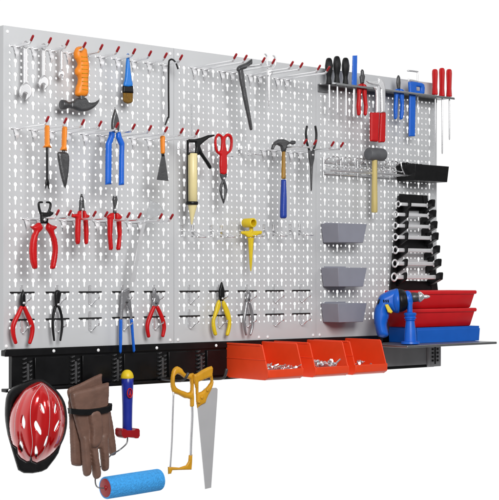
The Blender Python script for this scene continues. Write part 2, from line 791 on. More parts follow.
def peg_hook(X, Z, L, label, group):
    t = thing('peg_hook', label, 'hook', (X, 0, Z), group)
    part('bracket', bracket_bm(X, Z), M['zinc'], t, smooth=50)
    part('rod', rod_bm(X, Z, L), M['chrome'], t, smooth=60)
    part('vinyl_tip', tip_bm(X, Z, L), M['tip'], t, smooth=50)
    return t


def double_hook(X, Z, L, gap, label, group):
    t = thing('double_hook', label, 'hook', (X, 0, Z), group)
    part('bracket', bracket_bm(X, Z, .5, gap), M['zinc'], t, smooth=50)
    for dx in (0, gap):
        part('rod', rod_bm(X + dx, Z, L), M['chrome'], t, smooth=60)
        part('vinyl_tip', tip_bm(X + dx, Z, L), M['tip'], t, smooth=50)
    return t


COLX = lambda pn, j: 16 * pn + MARG + PIT * j
ZR1 = ROW0 + .03
ZR2 = ROW0 - 6 * VP + .06
top_labels = ['short red tipped hook holding the largest chrome wrench', 'short red tipped hook holding the middle sized chrome wrench',
              'short red tipped hook holding the smallest chrome wrench', 'short red tipped hook in front of the orange claw hammer handle',
              'empty short red tipped hook just right of the orange hammer', 'empty short red tipped hook just left of the blue paint brush',
              'short red tipped hook holding the blue paint brush', 'empty short red tipped hook just right of the blue paint brush',
              'empty short red tipped hook just left of the black hex key', 'short red tipped hook holding the black hex key']
t0 = None
for j, lb in enumerate(top_labels):
    if t0 is None:
        t0 = peg_hook(COLX(0, 0), ZR1, 1.95, lb, 'short single hooks in the top row')
    else:
        dup(t0, PIT * j, 0, 0, lb)
mid_labels = ['long red tipped hook holding the orange handled fork weeder', 'long red tipped hook holding the orange handled trowel',
              'empty long red tipped hook just right of the orange handled trowel', 'empty long red tipped hook just left of the big blue pliers head',
              'long red tipped hook passing through the big blue pliers', 'empty long red tipped hook just right of the blue pliers',
              'empty long red tipped hook just left of the putty knife', 'long red tipped hook holding the orange handled putty knife',
              'empty long red tipped hook just right of the putty knife at the panel seam', 'long red tipped hook holding the black caulking gun frame']
t0 = None
for j, lb in enumerate(mid_labels):
    if t0 is None:
        t0 = peg_hook(COLX(0, 0), ZR2, 4.0, lb, 'long single hooks in the second row')
    else:
        dup(t0, PIT * j, 0, 0, lb)

g3 = 'double hooks in the third row of the left panel'
t0 = None
for (px, py), lb in zip([(27, 219), (63.5, 220.5), (97, 222), (129, 223.5)],
                        ['red tipped double hook holding the large red stripping pliers', 'red tipped double hook holding the red combination pliers',
                         'red tipped double hook holding the red diagonal cutters', 'red tipped double hook holding the pale clear pad saw']):
    p = P(px, py, 0)
    if t0 is None:
        t0 = double_hook(p.x, p.z, 3.9, 1.06, lb, g3)
        q0 = p
    else:
        dup(t0, p.x - q0.x, 0, 0, lb)
g4 = 'long double hooks at the top of the middle panel'
t0 = None
for (px, py), lb in zip([(194, 68), (222, 71.5), (250, 75), (277, 79)],
                        ['empty long double hook just left of the dark pick hammer', 'long double hook under the dark pick hammer and silvery hand fork',
                         'empty long double hook just right of the silvery hand fork', 'empty long double hook just left of the black screwdrivers']):
    p = P(px, py, 0)
    if t0 is None:
        t0 = double_hook(p.x, p.z, 5.0, 1.08, lb, g4)
        q0 = p
    else:
        dup(t0, p.x - q0.x, 0, 0, lb)
t0 = None
for (px, py), lb in zip([(263.5, 150), (290.5, 152.5)],
                        ['long double hook holding the claw hammer with blue grip', 'long double hook holding the black needle nose pliers upside down']):
    p = P(px, py, 0)
    if t0 is None:
        t0 = double_hook(p.x, p.z, 5.0, 1.12, lb, 'long double hooks holding the blue hammer and needle pliers')
        q0 = p
    else:
        dup(t0, p.x - q0.x, 0, 0, lb)


def loop_holder(X, Z, label):
    t = thing('wire_loop_holder', label, 'tool holder', (X, 0, Z), 'open wire loop holders on the middle panel')
    w = 1.1
    b = B()
    wire(b, [(X, -.07, Z + .5), (X, -.08, Z + .1), (X, -.09, Z), (X, -.35, Z - .04), (X, -1.6, Z - .42), (X + .05, -1.9, Z - .5), (X + .3, -2.0, Z - .53),
             (X + w - .3, -2.0, Z - .53), (X + w - .05, -1.9, Z - .5), (X + w, -1.6, Z - .42), (X + w, -.35, Z - .04), (X + w, -.09, Z), (X + w, -.08, Z + .1), (X + w, -.07, Z + .5)], .055, 4, 8)
    part('loop', b, M['chrome'], t, smooth=60)
    for dx in (0, w):
        b = B()
        slab(b, [(X + dx - .13, Z + .5), (X + dx + .13, Z + .5), (X + dx + .1, Z - .45), (X + dx - .1, Z - .45)], .045, .05, inches=True)
        part('mounting_plate', b, M['chrome'], t)
    return t


t0 = None
for (px, py), lb in zip([(178.5, 149), (209, 151), (239, 149.5), (182, 231), (211, 231), (240, 230.5), (264, 230), (290, 229.5)],
                        ['wire loop holder around the cream caulking gun tube', 'wire loop holder around the red tin snips',
                         'empty wire loop holder between the red snips and the blue hammer', 'empty wire loop holder just below the caulking gun nozzle',
                         'empty wire loop holder below the red tin snips', 'wire loop holder around the yellow ground spike',
                         'empty wire loop holder just right of the yellow spike', 'empty wire loop holder second right of the yellow spike, by the seam']):
    p = P(px, py, 0)
    if t0 is None:
        t0 = loop_holder(p.x, p.z, lb)
        q0 = p
    else:
        dup(t0, p.x - q0.x, 0, p.z - q0.z, lb)


def tool_clip(X, Z, label):
    t = thing('tool_clip', label, 'tool clip', (X, 0, Z), 'small cross shaped tool clips along the bottom')
    b = B()
    wire(b, [(X - 1.05, -.10, Z), (X - .5, -.13, Z), (X + .5, -.13, Z), (X + 1.05, -.10, Z)], .065, 3, 8)
    part('cross_bar', b, M['black'], t)
    b = B()
    slab(b, [(X - .1, Z + .55), (X + .1, Z + .55), (X + .1, Z - .95), (X - .1, Z - .95)], .05, .05, inches=True)
    wire(b, [(X - .1, -.08, Z + .5), (X - .1, -.1, Z - .9)], .035, 2, 6)
    wire(b, [(X + .1, -.08, Z + .5), (X + .1, -.1, Z - .9)], .035, 2, 6)
    part('upright', b, M['steel'], t)
    b = B()
    wire(b, [(X + .05, -.09, Z - 1.0), (X + .05, -.35, Z - .92), (X + .05, -.8, Z - .62), (X + .05, -1.15, Z - .5), (X + .05, -1.2, Z - .36)], .05, 4, 8)
    part('prong', b, M['chrome'], t)
    return t


clipx = [22, 57.3, 90, 123, 154.3, 189.5, 218.5, 247, 274.5, 301]
held = ['behind the red diagonal pliers', 'behind the black end cutters', 'in the empty place right of the black cutters', 'behind the blue handled wire strippers',
        'behind the red pliers with silver head', 'in the empty place just right of the first seam', 'behind the yellow handled pliers', 'behind the silver pliers',
        'just right of the silver pliers', 'second right of the silver pliers']
t0 = None
for i, px in enumerate(clipx):
    for up, zz in (('upper', 4.27), ('lower', 2.24)):
        X = P(px, 295, 0).x
        lb = ('%s black cross bar clip %s' % (up, held[i]))
        if t0 is None:
            t0 = tool_clip(X, zz, lb)
            q0 = (X, zz)
        else:
            dup(t0, X - q0[0], 0, zz - q0[1], lb)
# ------------------------------------------------------------------ hand tools, top row
def pivot(px, py, s, t, r=.13, m='steel'):
    """round pivot bolt on the front of a pair of jaws"""
    c = P(px, py, s)
    b = B()
    rev(b, c, c + Vector((0, -.21, 0)), [(0, r), (.85, r), (1, r * .75)], 14)
    part('pivot_bolt', b, M[m], t)


def wrench_bm(cx, ty, by, w, r, s, th=.22, tilt=-.3):
    """combination wrench seen flat: ring up, open jaw down (photograph px)"""
    b = B()
    k = .80                      # foreshortening of width on the board
    body = [(cx - w, ty + 3), (cx + w, ty + 3), (cx + w * 1.05, by - r * .9), (cx - w * 1.05, by - r * .9)]
    puff(b, body, s, th * .8, .09)
    ring = [(cx + 1.9 * w * k * math.cos(a), ty + 1.9 * w * math.sin(a)) for a in [2 * math.pi * i / 18 for i in range(18)]]
    hole = [(cx + 1.0 * w * k * math.cos(a), ty + 1.0 * w * math.sin(a)) for a in [2 * math.pi * i / 14 for i in range(14)]]
    puff(b, ring, s, th, .08, [hole])
    jaw = []
    for i in range(19):
        a = math.radians(-74 + 328 * i / 18)
        jaw.append((r * math.cos(a) , -r * math.sin(a)))
    jaw += [(-.26 * r, .95 * r), (-.26 * r, .35 * r), (-.12 * r, .2 * r), (.12 * r, .2 * r), (.26 * r, .35 * r), (.26 * r, .95 * r)]
    ct, st_ = math.cos(tilt), math.sin(tilt)
    jaw = [(cx + k * (x * ct + y * st_), by + (-x * st_ + y * ct)) for x, y in jaw]
    puff(b, jaw, s, th, .08)
    return b


for cx, ty, by, w, r, lb in [(25.9, 44.5, 91.5, 2.3, 8.4, 'largest chrome wrench hanging leftmost in the top row'),
                             (44.0, 46.5, 82.8, 2.0, 6.8, 'middle sized chrome wrench hanging second in the top row'),
                             (61.9, 47.5, 74.5, 1.5, 4.4, 'smallest chrome wrench hanging beside the orange hammer')]:
    tag(part('wrench', wrench_bm(cx, ty, by, w, r, .95), M['steel']), lb, 'wrench', 'chrome wrenches in the top row')

z = lambda pts: ZZ(0, 0, 2.935, pts)
t = thing('claw_hammer', 'claw hammer with bright orange moulded grip hanging head down in the top row', 'hammer', P(80, 111, 1.3))
b = B()
puff(b, z([(216, 152), (224, 139), (243, 136), (257, 146), (261, 172), (265, 200), (262, 240), (260, 281), (222, 281), (221, 258), (227, 240), (227, 226), (219, 215), (219, 203), (226, 192), (224, 180), (217, 168)]), 1.3, .95, .42, sub=3)
part('grip', b, M['orange'], t)
b = B()
for y in range(165, 262, 12):
    x = 249 + (y - 165) * .03
    puff(b, z([(x - 9, y), (x + 9, y + 1), (x + 9, y + 4), (x - 9, y + 3)]), 1.645, .12, .04)
part('grip_ribs', b, M['ochre'], t)
b = B()
puff(b, z([(230, 276), (252, 276), (250, 300), (232, 300)]), 1.3, .6, .2)
puff(b, z([(205, 300), (214, 297), (226, 288), (254, 287), (262, 300), (277, 300), (288, 294), (294, 290), (292, 300), (281, 314), (262, 325), (238, 328), (216, 320), (205, 317)]), 1.3, .6, .22, sub=2)
part('claw_head', b, M['darksteel'], t)
b = B()
rev(b, P(61.7, 104.6, 1.3), P(70.5, 105.3, 1.3), [(0, .33), (.08, .38), (.45, .37), (.7, .25), (1, .24)], 18)
part('striking_face', b, M['darksteel'], t)

z = lambda pts: ZZ(120, 20, 4.99, pts)
t = thing('paint_brush', 'paint brush with blue handle and golden bristles hanging in the top row', 'paint brush', P(128, 103, 1.3))
b = B()
puff(b, z([(33, 178), (36, 169), (42, 166), (48, 170), (51, 180), (52, 210), (57, 260), (62, 300), (66, 332), (18, 332), (23, 300), (27, 260), (30, 215), (32, 195)]), 1.3, .42, .17,
     [z([(39, 174), (43, 172), (46, 176), (45, 183), (41, 184), (38, 180)])], sub=2, step=.06)
part('handle', b, M['palebrush'], t)
b = B()
puff(b, z([(14, 327), (69, 329), (70, 366), (12, 364)]), 1.3, .62, .14)
part('ferrule', b, M['black'], t)
b = B()
puff(b, z([(15, 362), (68, 364), (67, 408), (58, 415), (40, 418), (24, 412), (17, 404)]), 1.3, .52, .15)
part('bristles', b, M['bristle'], t)

b = B()
tube(b, [(178.6, 69, 1.7, .95), (176.4, 63, 1.55, .95), (173.2, 59.6, 1.45, .95), (170.2, 60.2, 1.4, .95), (169.2, 65, 1.4, .95), (169, 90, 1.4, .95), (169.2, 115, 1.4, .95), (168.3, 118, 1.4, .9), (165.6, 125, 1.4, .8)], 5, 6, round_ends=False)
tag(part('hex_key', b, M['black'], smooth=25), 'long bent black hex key hanging at the seam of the first two panels', 'hex key')

z = lambda pts: ZZ(200, 40, 4.99, pts)
t = thing('pick_hammer', 'dark grey pick hammer lying across the long hooks of the middle panel', 'hammer', P(250, 129, 3.2))
b = B()
puff(b, z([(184, 143), (190, 131), (208, 122), (230, 113), (245, 102), (258, 94), (263, 97), (264, 120), (256, 124), (243, 138), (222, 147), (192, 157), (186, 153)]), 3.2, .7, .2, sub=2)
part('head', b, M['darksteel'], t)
b = B()
puff(b, z([(191, 150), (217, 148), (226, 210), (236, 270), (252, 360), (265, 441), (260, 449), (250, 446), (238, 390), (222, 320), (208, 250)]), 3.2, .5, .18, sub=2)
part('handle', b, M['darksteel'], t)

z = lambda x, y: (240 + x / 7.14, 40 + y / 7.14)
t = thing('hand_fork', 'silvery white two pronged hand fork standing up behind the red hook tips', 'hand fork', P(269, 107, 2.6))
b = B()
for pts in ([(178, 99), (190, 106), (196, 125), (197, 175), (205, 205)], [(238, 111), (250, 118), (256, 140), (254, 180), (232, 208)]):
    tube(b, [z(x, y) + (2.6, 1.0 if i else .6) for i, (x, y) in enumerate(pts)], 5, 10)
tube(b, [z(205, 205) + (2.6, 1.1), z(218, 212) + (2.6, 1.1), z(232, 208) + (2.6, 1.1)], 5, 10)
part('prongs', b, M['steel'], t)
b = B()
puff(b, [z(*q) for q in [(196, 208), (236, 208), (232, 250), (222, 262), (221, 330), (214, 440), (212, 475), (203, 475), (200, 430), (194, 330), (194, 262), (190, 250)]], 2.6, .4, .15, sub=2)
part('shaft', b, M['steel'], t)

# ------------------------------------------------------------------ second row
z = lambda pts: ZZ(10, 110, 5.877, pts)
t = thing('fork_weeder', 'fork tipped weeder with orange handle hanging leftmost in the second row', 'weeder', P(47.5, 189, 3.4))
b = B()
puff(b, z([(202, 98), (210, 88), (233, 90), (239, 102), (240, 205), (253, 224), (189, 220), (203, 205)]), 3.4, .75, .3, step=.09)
part('handle', b, M['orange'], t)
b = B()
tube(b, [z([(221, 220)])[0] + (3.4, 1.35), z([(221, 440)])[0] + (3.4, 1.15)], 4, 10)
puff(b, z([(213, 405), (230, 405), (236, 430), (234, 470), (226, 460), (221, 440), (216, 460), (208, 466), (208, 430)]), 3.4, .2, .08)
part('forked_blade', b, M['black'], t)
t = thing('trowel', 'garden trowel with orange handle and dark pointed blade', 'trowel', P(66, 188, 3.4))
b = B()
puff(b, z([(305, 105), (314, 95), (338, 98), (343, 110), (337, 215), (343, 242), (290, 236), (302, 215)]), 3.4, .75, .3, step=.09)
part('handle', b, M['orange'], t)


def trowel_h(VA, d, h):
    return h


b = B()
puff(b, z([(306, 236), (328, 238), (328, 256), (306, 254)]), 3.4, .3, .12)
puff(b, z([(278, 256), (300, 246), (338, 250), (353, 272), (352, 330), (346, 395), (329, 462), (306, 415), (288, 330)]), 3.4, .34, .3, sub=2, step=.09)
puff(b, z([(309, 255), (326, 256), (322, 318), (315, 318)]), 3.52, .28, .1)
part('blade', b, M['darksteel'], t)

z = lambda pts: ZZ(95, 95, 5.0, pts)
t = thing('pliers', 'big pliers with long straight blue handles in the second row', 'pliers', P(115, 184, 3.0))
b = B()
puff(b, z([(82, 166), (82, 138), (88, 105), (100, 66), (104, 66), (116, 100), (125, 135), (126, 165), (118, 188), (90, 188)]), 3.0, .5, .17, sub=2)
part('jaws', b, M['darksteel'], t)
for hp in ([(72, 184), (101, 184), (104, 204), (88, 246), (86, 447), (51, 449), (53, 245), (68, 206)], [(106, 186), (132, 183), (136, 204), (151, 240), (149, 450), (119, 452), (122, 252), (104, 212)]):
    b = B()
    puff(b, z(hp), 3.0, .55, .2, step=.08)
    part('handle', b, M['blue'], t)
pivot(115.8, 131.4, 3.0, t)
t = thing('putty_knife', 'putty knife with orange handle and dark flared blade beside the seam', 'putty knife', P(163, 180, 3.4))
b = B()
puff(b, z([(327, 207), (335, 203), (347, 203), (354, 210), (353, 255), (353, 292), (341, 297), (330, 292), (328, 250)]), 3.4, .55, .22)
part('handle', b, M['orange'], t)
b = B()
puff(b, z([(333, 292), (351, 292), (352, 308), (334, 308)]), 3.4, .36, .1)
part('ferrule', b, M['black'], t)
b = B()
slab(b, z([(336, 306), (350, 306), (356, 340), (369, 430), (312, 424), (328, 340)]), 3.4, .07)
part('blade', b, M['darksteel'], t, bevel=.01)

# ------------------------------------------------------------------ third row
z = lambda pts: ZZ(15, 190, 5.88, pts)
S = 2.4
t = thing('wire_stripper', 'large red handled stripping pliers with open black claw jaws', 'pliers', P(45, 268, S))
b = B()
for pts in ([(164, 72, 1.0), (148, 73, 1.1), (142, 84, 1.2), (146, 112, 1.3), (155, 140, 1.3)], [(188, 72, 1.0), (206, 74, 1.1), (212, 86, 1.2), (208, 110, 1.3), (196, 140, 1.3)]):
    tube(b, [(15 + x / 5.88, 190 + y / 5.88, S, r) for x, y, r in pts], 6, 10)
puff(b, z([(147, 138), (158, 130), (192, 132), (206, 118), (222, 130), (232, 128), (230, 142), (210, 158), (201, 172), (198, 198), (150, 198), (148, 172)]), S, .45, .15)
part('jaws', b, M['black'], t)
for hp in ([(86, 215), (106, 212), (128, 194), (150, 192), (164, 205), (172, 226), (158, 242), (143, 262), (136, 310), (136, 400), (138, 455), (128, 464), (104, 462), (90, 425), (83, 370), (86, 310), (97, 265), (110, 240)],
           [(178, 226), (184, 200), (196, 190), (222, 206), (253, 214), (250, 226), (234, 240), (248, 275), (257, 320), (258, 370), (250, 425), (240, 462), (214, 464), (205, 455), (214, 400), (220, 350), (214, 305), (202, 262)]):
    b = B()
    puff(b, z(hp), S, .7, .26, sub=2, step=.09)
    part('handle', b, M['red'], t)
pivot(44.3, 219.8, S, t)
z = lambda pts: ZZ(60, 190, 7.13, pts)
t = thing('pliers', 'red combination pliers with blunt dark jaws in the third row', 'pliers', P(82, 243, S))
b = B()
puff(b, z([(147, 36), (152, 28), (163, 28), (168, 40), (178, 80), (180, 110), (183, 150), (134, 150), (137, 110), (138, 80)]), S, .5, .16, [z([(154, 52), (160, 52), (161, 75), (154, 75)])], sub=1, step=.05)
part('jaws', b, M['darksteel'], t)
for hp in ([(80, 184), (90, 166), (100, 172), (124, 168), (128, 150), (160, 145), (160, 200), (155, 215), (150, 375), (142, 387), (118, 388), (109, 370), (107, 300), (110, 200), (84, 194)],
           [(160, 145), (190, 150), (196, 172), (218, 182), (214, 196), (204, 200), (211, 300), (207, 378), (198, 388), (180, 388), (173, 378), (166, 215), (160, 200)]):
    b = B()
    puff(b, z(hp), S, .62, .22, step=.07)
    part('handle', b, M['red'], t)
pivot(82.3, 209.5, S, t, .11)
t = thing('diagonal_cutters', 'red diagonal cutters with rounded dark jaws in the third row', 'pliers', P(114.5, 250, S))
b = B()
puff(b, z([(374, 66), (380, 45), (390, 38), (395, 52), (400, 38), (409, 45), (416, 66), (411, 95), (405, 120), (409, 170), (377, 170), (382, 120), (378, 92)]), S, .5, .16)
part('jaws', b, M['darksteel'], t)
for hp in ([(329, 196), (340, 180), (362, 164), (392, 160), (392, 205), (384, 215), (378, 330), (384, 420), (376, 430), (350, 428), (340, 330), (338, 205)],
           [(392, 160), (422, 164), (440, 182), (452, 194), (442, 205), (447, 300), (440, 400), (434, 428), (408, 430), (400, 420), (412, 330), (402, 215), (392, 205)]):
    b = B()
    puff(b, z(hp), S, .62, .22, step=.07)
    part('handle', b, M['red'], t)
pivot(115.1, 210, S, t, .11)
z = lambda pts: ZZ(110, 190, 5.0, pts)
t = thing('pad_saw', 'pale clear pad saw hanging with its thin blade slanting down left', 'saw', P(133, 283, 2.2))
b = B()
puff(b, z([(201, 46), (222, 60), (240, 64), (258, 82), (276, 106), (240, 130), (205, 142), (178, 152), (186, 112), (192, 84)]), 2.2, .35, .12)
part('handle', b, M['pale'], t)
b = B()
slab(b, z([(176, 140), (188, 146), (172, 200), (152, 300), (128, 450), (122, 462), (106, 458), (126, 350), (146, 240)]), 2.2, .06)
part('blade', b, M['dull'], t, bevel=.01)

# ------------------------------------------------------------------ middle panel tools
z = lambda pts: ZZ(175, 125, 4.545, pts)
S = 2.1
t = thing('caulking_gun', 'caulking gun with cream cartridge tube and black frame', 'caulking gun', P(192, 224, S))
b = B()
spin(b, 175 + 82.5 / 4.545, S, [(153.5, 4.55), (153.8, 4.75), (201.8, 4.75), (202, 4.5)], 24)
part('cartridge', b, M['cream'], t)
b = B()
spin(b, 175 + 82 / 4.545, S, [(204.6, 4.7), (206, 4.6), (215, 2.4), (223.5, .9), (224.5, .6)], 20, lean=-.9)
part('nozzle', b, M['cream'], t)
b = B()
spin(b, 175 + 79 / 4.545, S, [(201.6, 6.0), (201.8, 6.3), (204.5, 6.3), (204.8, 6.0)], 24)
part('front_ring', b, M['black'], t)
b = B()
box_p = P(175 + 57 / 4.545, 140, S)
puff(b, z([(54, 68), (61, 68), (63, 352), (54, 352)]), S, .5, .1)
part('side_rail', b, M['black'], t)
b = B()
puff(b, z([(56, 72), (64, 64), (92, 64), (118, 58), (150, 46), (180, 43), (184, 50), (160, 58), (136, 76), (118, 92), (113, 120), (112, 136), (54, 136)]), S, .55, .14, [z([(67, 80), (92, 80), (94, 100), (92, 124), (67, 124)])])
part('frame', b, M['black'], t)
b = B()
puff(b, z([(103, 100), (116, 96), (128, 125), (150, 158), (168, 186), (167, 197), (157, 199), (140, 172), (118, 140), (106, 122)]), S, .45, .15, sub=2)
part('trigger', b, M['black'], t)
b = B()
tube(b, [(192, 104, S, .75), (192.2, 138, S, .75)], 3, 10)
part('plunger_rod', b, M['pale'], t)
t = thing('tin_snips', 'tin snips with red loop handles and narrow dark blades pointing down', 'snips', P(224, 203, S))
b = B()
puff(b, z([(179, 78), (182, 58), (191, 41), (203, 38), (214, 44), (221, 52), (228, 44), (240, 38), (254, 41), (264, 58), (266, 84), (262, 112), (250, 128), (240, 137), (239, 150), (238, 220), (206, 220), (204, 150), (203, 137), (191, 128), (182, 108)]), S, .62, .15,
     [z([(192, 70), (197, 55), (205, 53), (210, 64), (210, 90), (206, 116), (199, 118), (193, 96)]), z([(233, 66), (240, 54), (247, 56), (252, 70), (251, 96), (245, 118), (238, 116), (233, 90)])], sub=2, step=.06)
part('handles', b, M['red'], t)
b = B()
puff(b, z([(204, 221), (240, 221), (236, 238), (230, 252), (238, 275), (241, 296), (236, 325), (225, 358), (221, 358), (210, 330), (203, 300), (205, 275), (214, 252), (208, 238)]), S, .36, .1,
     [z([(221, 268), (226, 290), (225, 325), (222, 338), (218, 318), (217, 288)])])
part('blades', b, M['darksteel'], t)

pivot(223.8, 178.6, S, t, .11)
z = lambda pts: ZZ(230, 115, 4.158, pts)
S = 3.0
t = thing('claw_hammer', 'claw hammer with varnished wood neck and long blue grip on the middle panel', 'hammer', P(284, 218, S))
b = B()
puff(b, z([(171, 143), (176, 124), (186, 110), (202, 101), (226, 100), (240, 106), (250, 112), (257, 106), (272, 106), (276, 112), (274, 121), (262, 124), (250, 120), (240, 128), (234, 154), (216, 154), (211, 132), (197, 124), (190, 130), (183, 144)]), S, .56, .18, step=.06)
part('claw_head', b, M['darksteel'], t)
b = B()
puff(b, z([(217, 150), (232, 150), (234, 266), (215, 266)]), S, .42, .2)
part('neck', b, M['darkwood'], t)
b = B()
puff(b, z([(214, 268), (235, 268), (238, 350), (238, 424), (232, 431), (214, 430), (209, 423), (211, 350)]), S, .62, .28)
part('grip', b, mat('cobalt_grip', (.10, .24, .62), .4, 0, .06, 60, .06, 500), t)
t = thing('needle_pliers', 'black handled needle nose pliers hung upside down by the second seam', 'pliers', P(312, 192, S))
b = B()
for pts in ([(322, 47, 1.1), (318, 75, 1.2), (322, 115, 1.2), (332, 148, 1.1)], [(357, 47, 1.1), (361, 80, 1.2), (358, 115, 1.2), (348, 148, 1.1)]):
    tube(b, [(230 + x / 4.158, 115 + y / 4.158, S, r) for x, y, r in pts], 6, 10)
part('handles', b, M['black'], t)
b = B()
puff(b, z([(326, 142), (340, 150), (355, 142), (353, 182), (347, 210), (343, 315), (337, 316), (334, 210), (328, 178)]), S, .35, .13)
part('jaws', b, M['darksteel'], t)

pivot(312.2, 155, S, t, .1)
S = 1.55
q = lambda x, y: (230 + x / 5.54, 205 + y / 5.54)
t = thing('ground_spike', 'yellow plastic ground spike with a round socket on top', 'ground spike', P(251.5, 271, S))
b = B()
c = P(*q(109, 99), S)
r_o = .385
for a in range(1):
    n = 24
    y0, y1 = c.y + .55, c.y - .55
    rings = []
    for (yy, rr) in ((y0, r_o), (y1 + .03, r_o), (y1, r_o - .03), (y1, r_o - .12), (y1 + .75, r_o - .13)):
        rings.append([b.verts.new((c.x + rr * math.cos(2 * math.pi * k / n), yy, c.z + rr * math.sin(2 * math.pi * k / n))) for k in range(n)])
    for r0, r1 in zip(rings, rings[1:]):
        for k in range(n):
            b.faces.new([r0[k], r0[(k + 1) % n], r1[(k + 1) % n], r1[k]])
    b.faces.new(rings[0])
    b.faces.new(rings[-1])
part('socket', b, M['yellow'], t)
b = B()
spin(b, q(120, 0)[0], S, [(q(0, 118)[1], 2.1), (q(0, 150)[1], 2.0)], 16)
puff(b, [q(*p) for p in [(60, 152), (66, 145), (110, 143), (178, 143), (182, 152), (176, 162), (158, 166), (140, 180), (100, 180), (82, 166), (66, 162)]], S, .5, .14)
part('crossbar', b, M['yellow'], t)
b = B()
spin(b, q(118, 0)[0], S, [(q(0, 182)[1], 3.6), (q(0, 200)[1], 2.9), (q(0, 260)[1], 2.1), (q(0, 330)[1], 1.3), (q(0, 366)[1], .5)], 8)
part('spike', b, M['yellow'], t, smooth=20)

# ------------------------------------------------------------------ bottom row pliers
S = .75
z = lambda pts: ZZ(0, 280, 5.544, pts)
t = thing('diagonal_cutters', 'red handled diagonal pliers with pointed black head at the far left bottom', 'pliers', P(23, 343, S))
b = B()
puff(b, z([(127, 52), (133, 52), (146, 85), (147, 120), (142, 150), (114, 150), (111, 120), (113, 85)]), S, .42, .15)
part('jaws', b, M['black'], t)
for pts in ([(122, 150, 2.0), (104, 190, 2.3), (82, 235, 2.5), (74, 270, 2.4), (78, 310, 2.2), (90, 349, 1.8)], [(136, 150, 2.0), (154, 190, 2.3), (174, 235, 2.5), (182, 270, 2.4), (178, 310, 2.2), (167, 349, 1.8)]):
    b = B()
    tube(b, [(x / 5.544, 280 + y / 5.544, S, r) for x, y, r in pts], 6, 12)
    part('handle', b, M['red'], t)
pivot(23.4, 303, S, t, .1)
t = thing('end_cutters', 'black end cutting pliers with round head in the bottom row', 'pliers', P(57, 340, S))
b = B()
puff(b, z([(301, 80), (306, 62), (318, 55), (334, 58), (343, 72), (340, 95), (335, 125), (328, 150), (308, 150), (303, 120)]), S, .5, .17, sub=2)
part('jaws', b, M['black'], t)
for pts in ([(309, 148, 1.5), (299, 190, 1.4), (295, 235, 1.4), (297, 280, 1.3), (303, 335, 1.0)], [(329, 148, 1.5), (342, 190, 1.4), (347, 235, 1.4), (345, 280, 1.3), (337, 335, 1.0)]):
    b = B()
    tube(b, [(x / 5.544, 280 + y / 5.544, S, r) for x, y, r in pts], 6, 12)
    part('handle', b, M['black'], t)
pivot(57.7, 304.5, S, t, .1)
q = lambda x, y: (80 + x / 4.99, 280 + y / 4.99)
t = thing('wire_stripper', 'wire strippers with long blue handles reaching down over the black rail', 'pliers', P(127, 352, S))
b = B()
puff(b, [q(*p) for p in [(205, 60), (212, 42), (222, 52), (236, 42), (248, 40), (254, 56), (246, 75), (258, 105), (262, 150), (266, 198), (252, 200), (246, 150), (232, 120), (220, 150), (214, 198), (200, 200), (202, 150), (204, 100)]], S, .3, .1)
part('jaws', b, M['midsteel'], t)
for hp in ([(196, 196), (215, 196), (214, 300), (211, 360), (204, 368), (196, 360), (195, 280)], [(250, 195), (268, 193), (273, 280), (280, 352), (272, 362), (264, 358), (258, 290)]):
    b = B()
    puff(b, [q(*p) for p in hp], S, .45, .17)
    part('handle', b, M['blue'], t)
pivot(126.5, 302, S, t, .1, 'darksteel')
t = thing('pliers', 'red handled pliers with silver head in the bottom row', 'pliers', P(156, 336, S))
b = B()
puff(b, [q(*p) for p in [(364, 44), (374, 36), (384, 44), (384, 68), (396, 78), (402, 100), (396, 124), (386, 134), (366, 134), (362, 110), (368, 90), (362, 70)]], S, .38, .12)
part('jaws', b, M['midsteel'], t)
for pts in ([(372, 134, 1.9), (358, 165, 2.1), (343, 205, 2.2), (338, 240, 2.1), (345, 282, 1.8)], [(387, 134, 1.9), (402, 165, 2.1), (417, 205, 2.2), (422, 240, 2.1), (415, 280, 1.8)]):
    b = B()
    tube(b, [q(x, y) + (S, r) for x, y, r in pts], 6, 12)
    part('handle', b, M['red'], t)
pivot(155.8, 303, S, t, .1, 'darksteel')
q = lambda x, y: (175 + x / 4.99, 275 + y / 4.99)
t = thing('needle_pliers', 'long nose pliers with curved yellow handles in the bottom row', 'pliers', P(222, 335, S))
b = B()
puff(b, [q(*p) for p in [(230, 38), (235, 34), (240, 38), (250, 75), (251, 105), (244, 130), (226, 130), (219, 105), (220, 75)]], S, .42, .14)
part('jaws', b, M['black'], t)
for hp in ([(216, 126), (226, 126), (232, 150), (222, 180), (206, 215), (203, 240), (210, 280), (214, 296), (204, 303), (194, 296), (184, 255), (186, 220), (198, 180), (206, 145)],
           [(238, 126), (247, 126), (262, 150), (276, 185), (284, 225), (282, 262), (272, 300), (258, 303), (254, 294), (262, 262), (264, 235), (250, 195), (240, 165), (235, 145)]):
    b = B()
    puff(b, [q(*p) for p in hp], S, .45, .16, sub=2)
    part('handle', b, M['yellow'], t)
pivot(222, 298.5, S, t, .1)
t = thing('pliers', 'all silver pliers with bowed handles just right of the yellow pliers', 'pliers', P(249, 335, S))
b = B()
puff(b, [q(*p) for p in [(356, 72), (364, 80), (372, 68), (376, 84), (382, 100), (378, 125), (374, 140), (358, 140), (356, 115), (360, 95)]], S, .4, .13)
part('jaws', b, M['midsteel'], t)
for pts in ([(360, 136, 1.5), (353, 180, 1.6), (347, 225, 1.6), (350, 262, 1.4), (357, 298, 1.1)], [(372, 136, 1.5), (384, 180, 1.6), (390, 225, 1.6), (388, 262, 1.4), (379, 298, 1.1)]):
    b = B()
    tube(b, [q(x, y) + (S, r) for x, y, r in pts], 6, 12)
    part('handle', b, M['midsteel'], t)
pivot(248.5, 299.5, S, t, .1, 'darksteel')
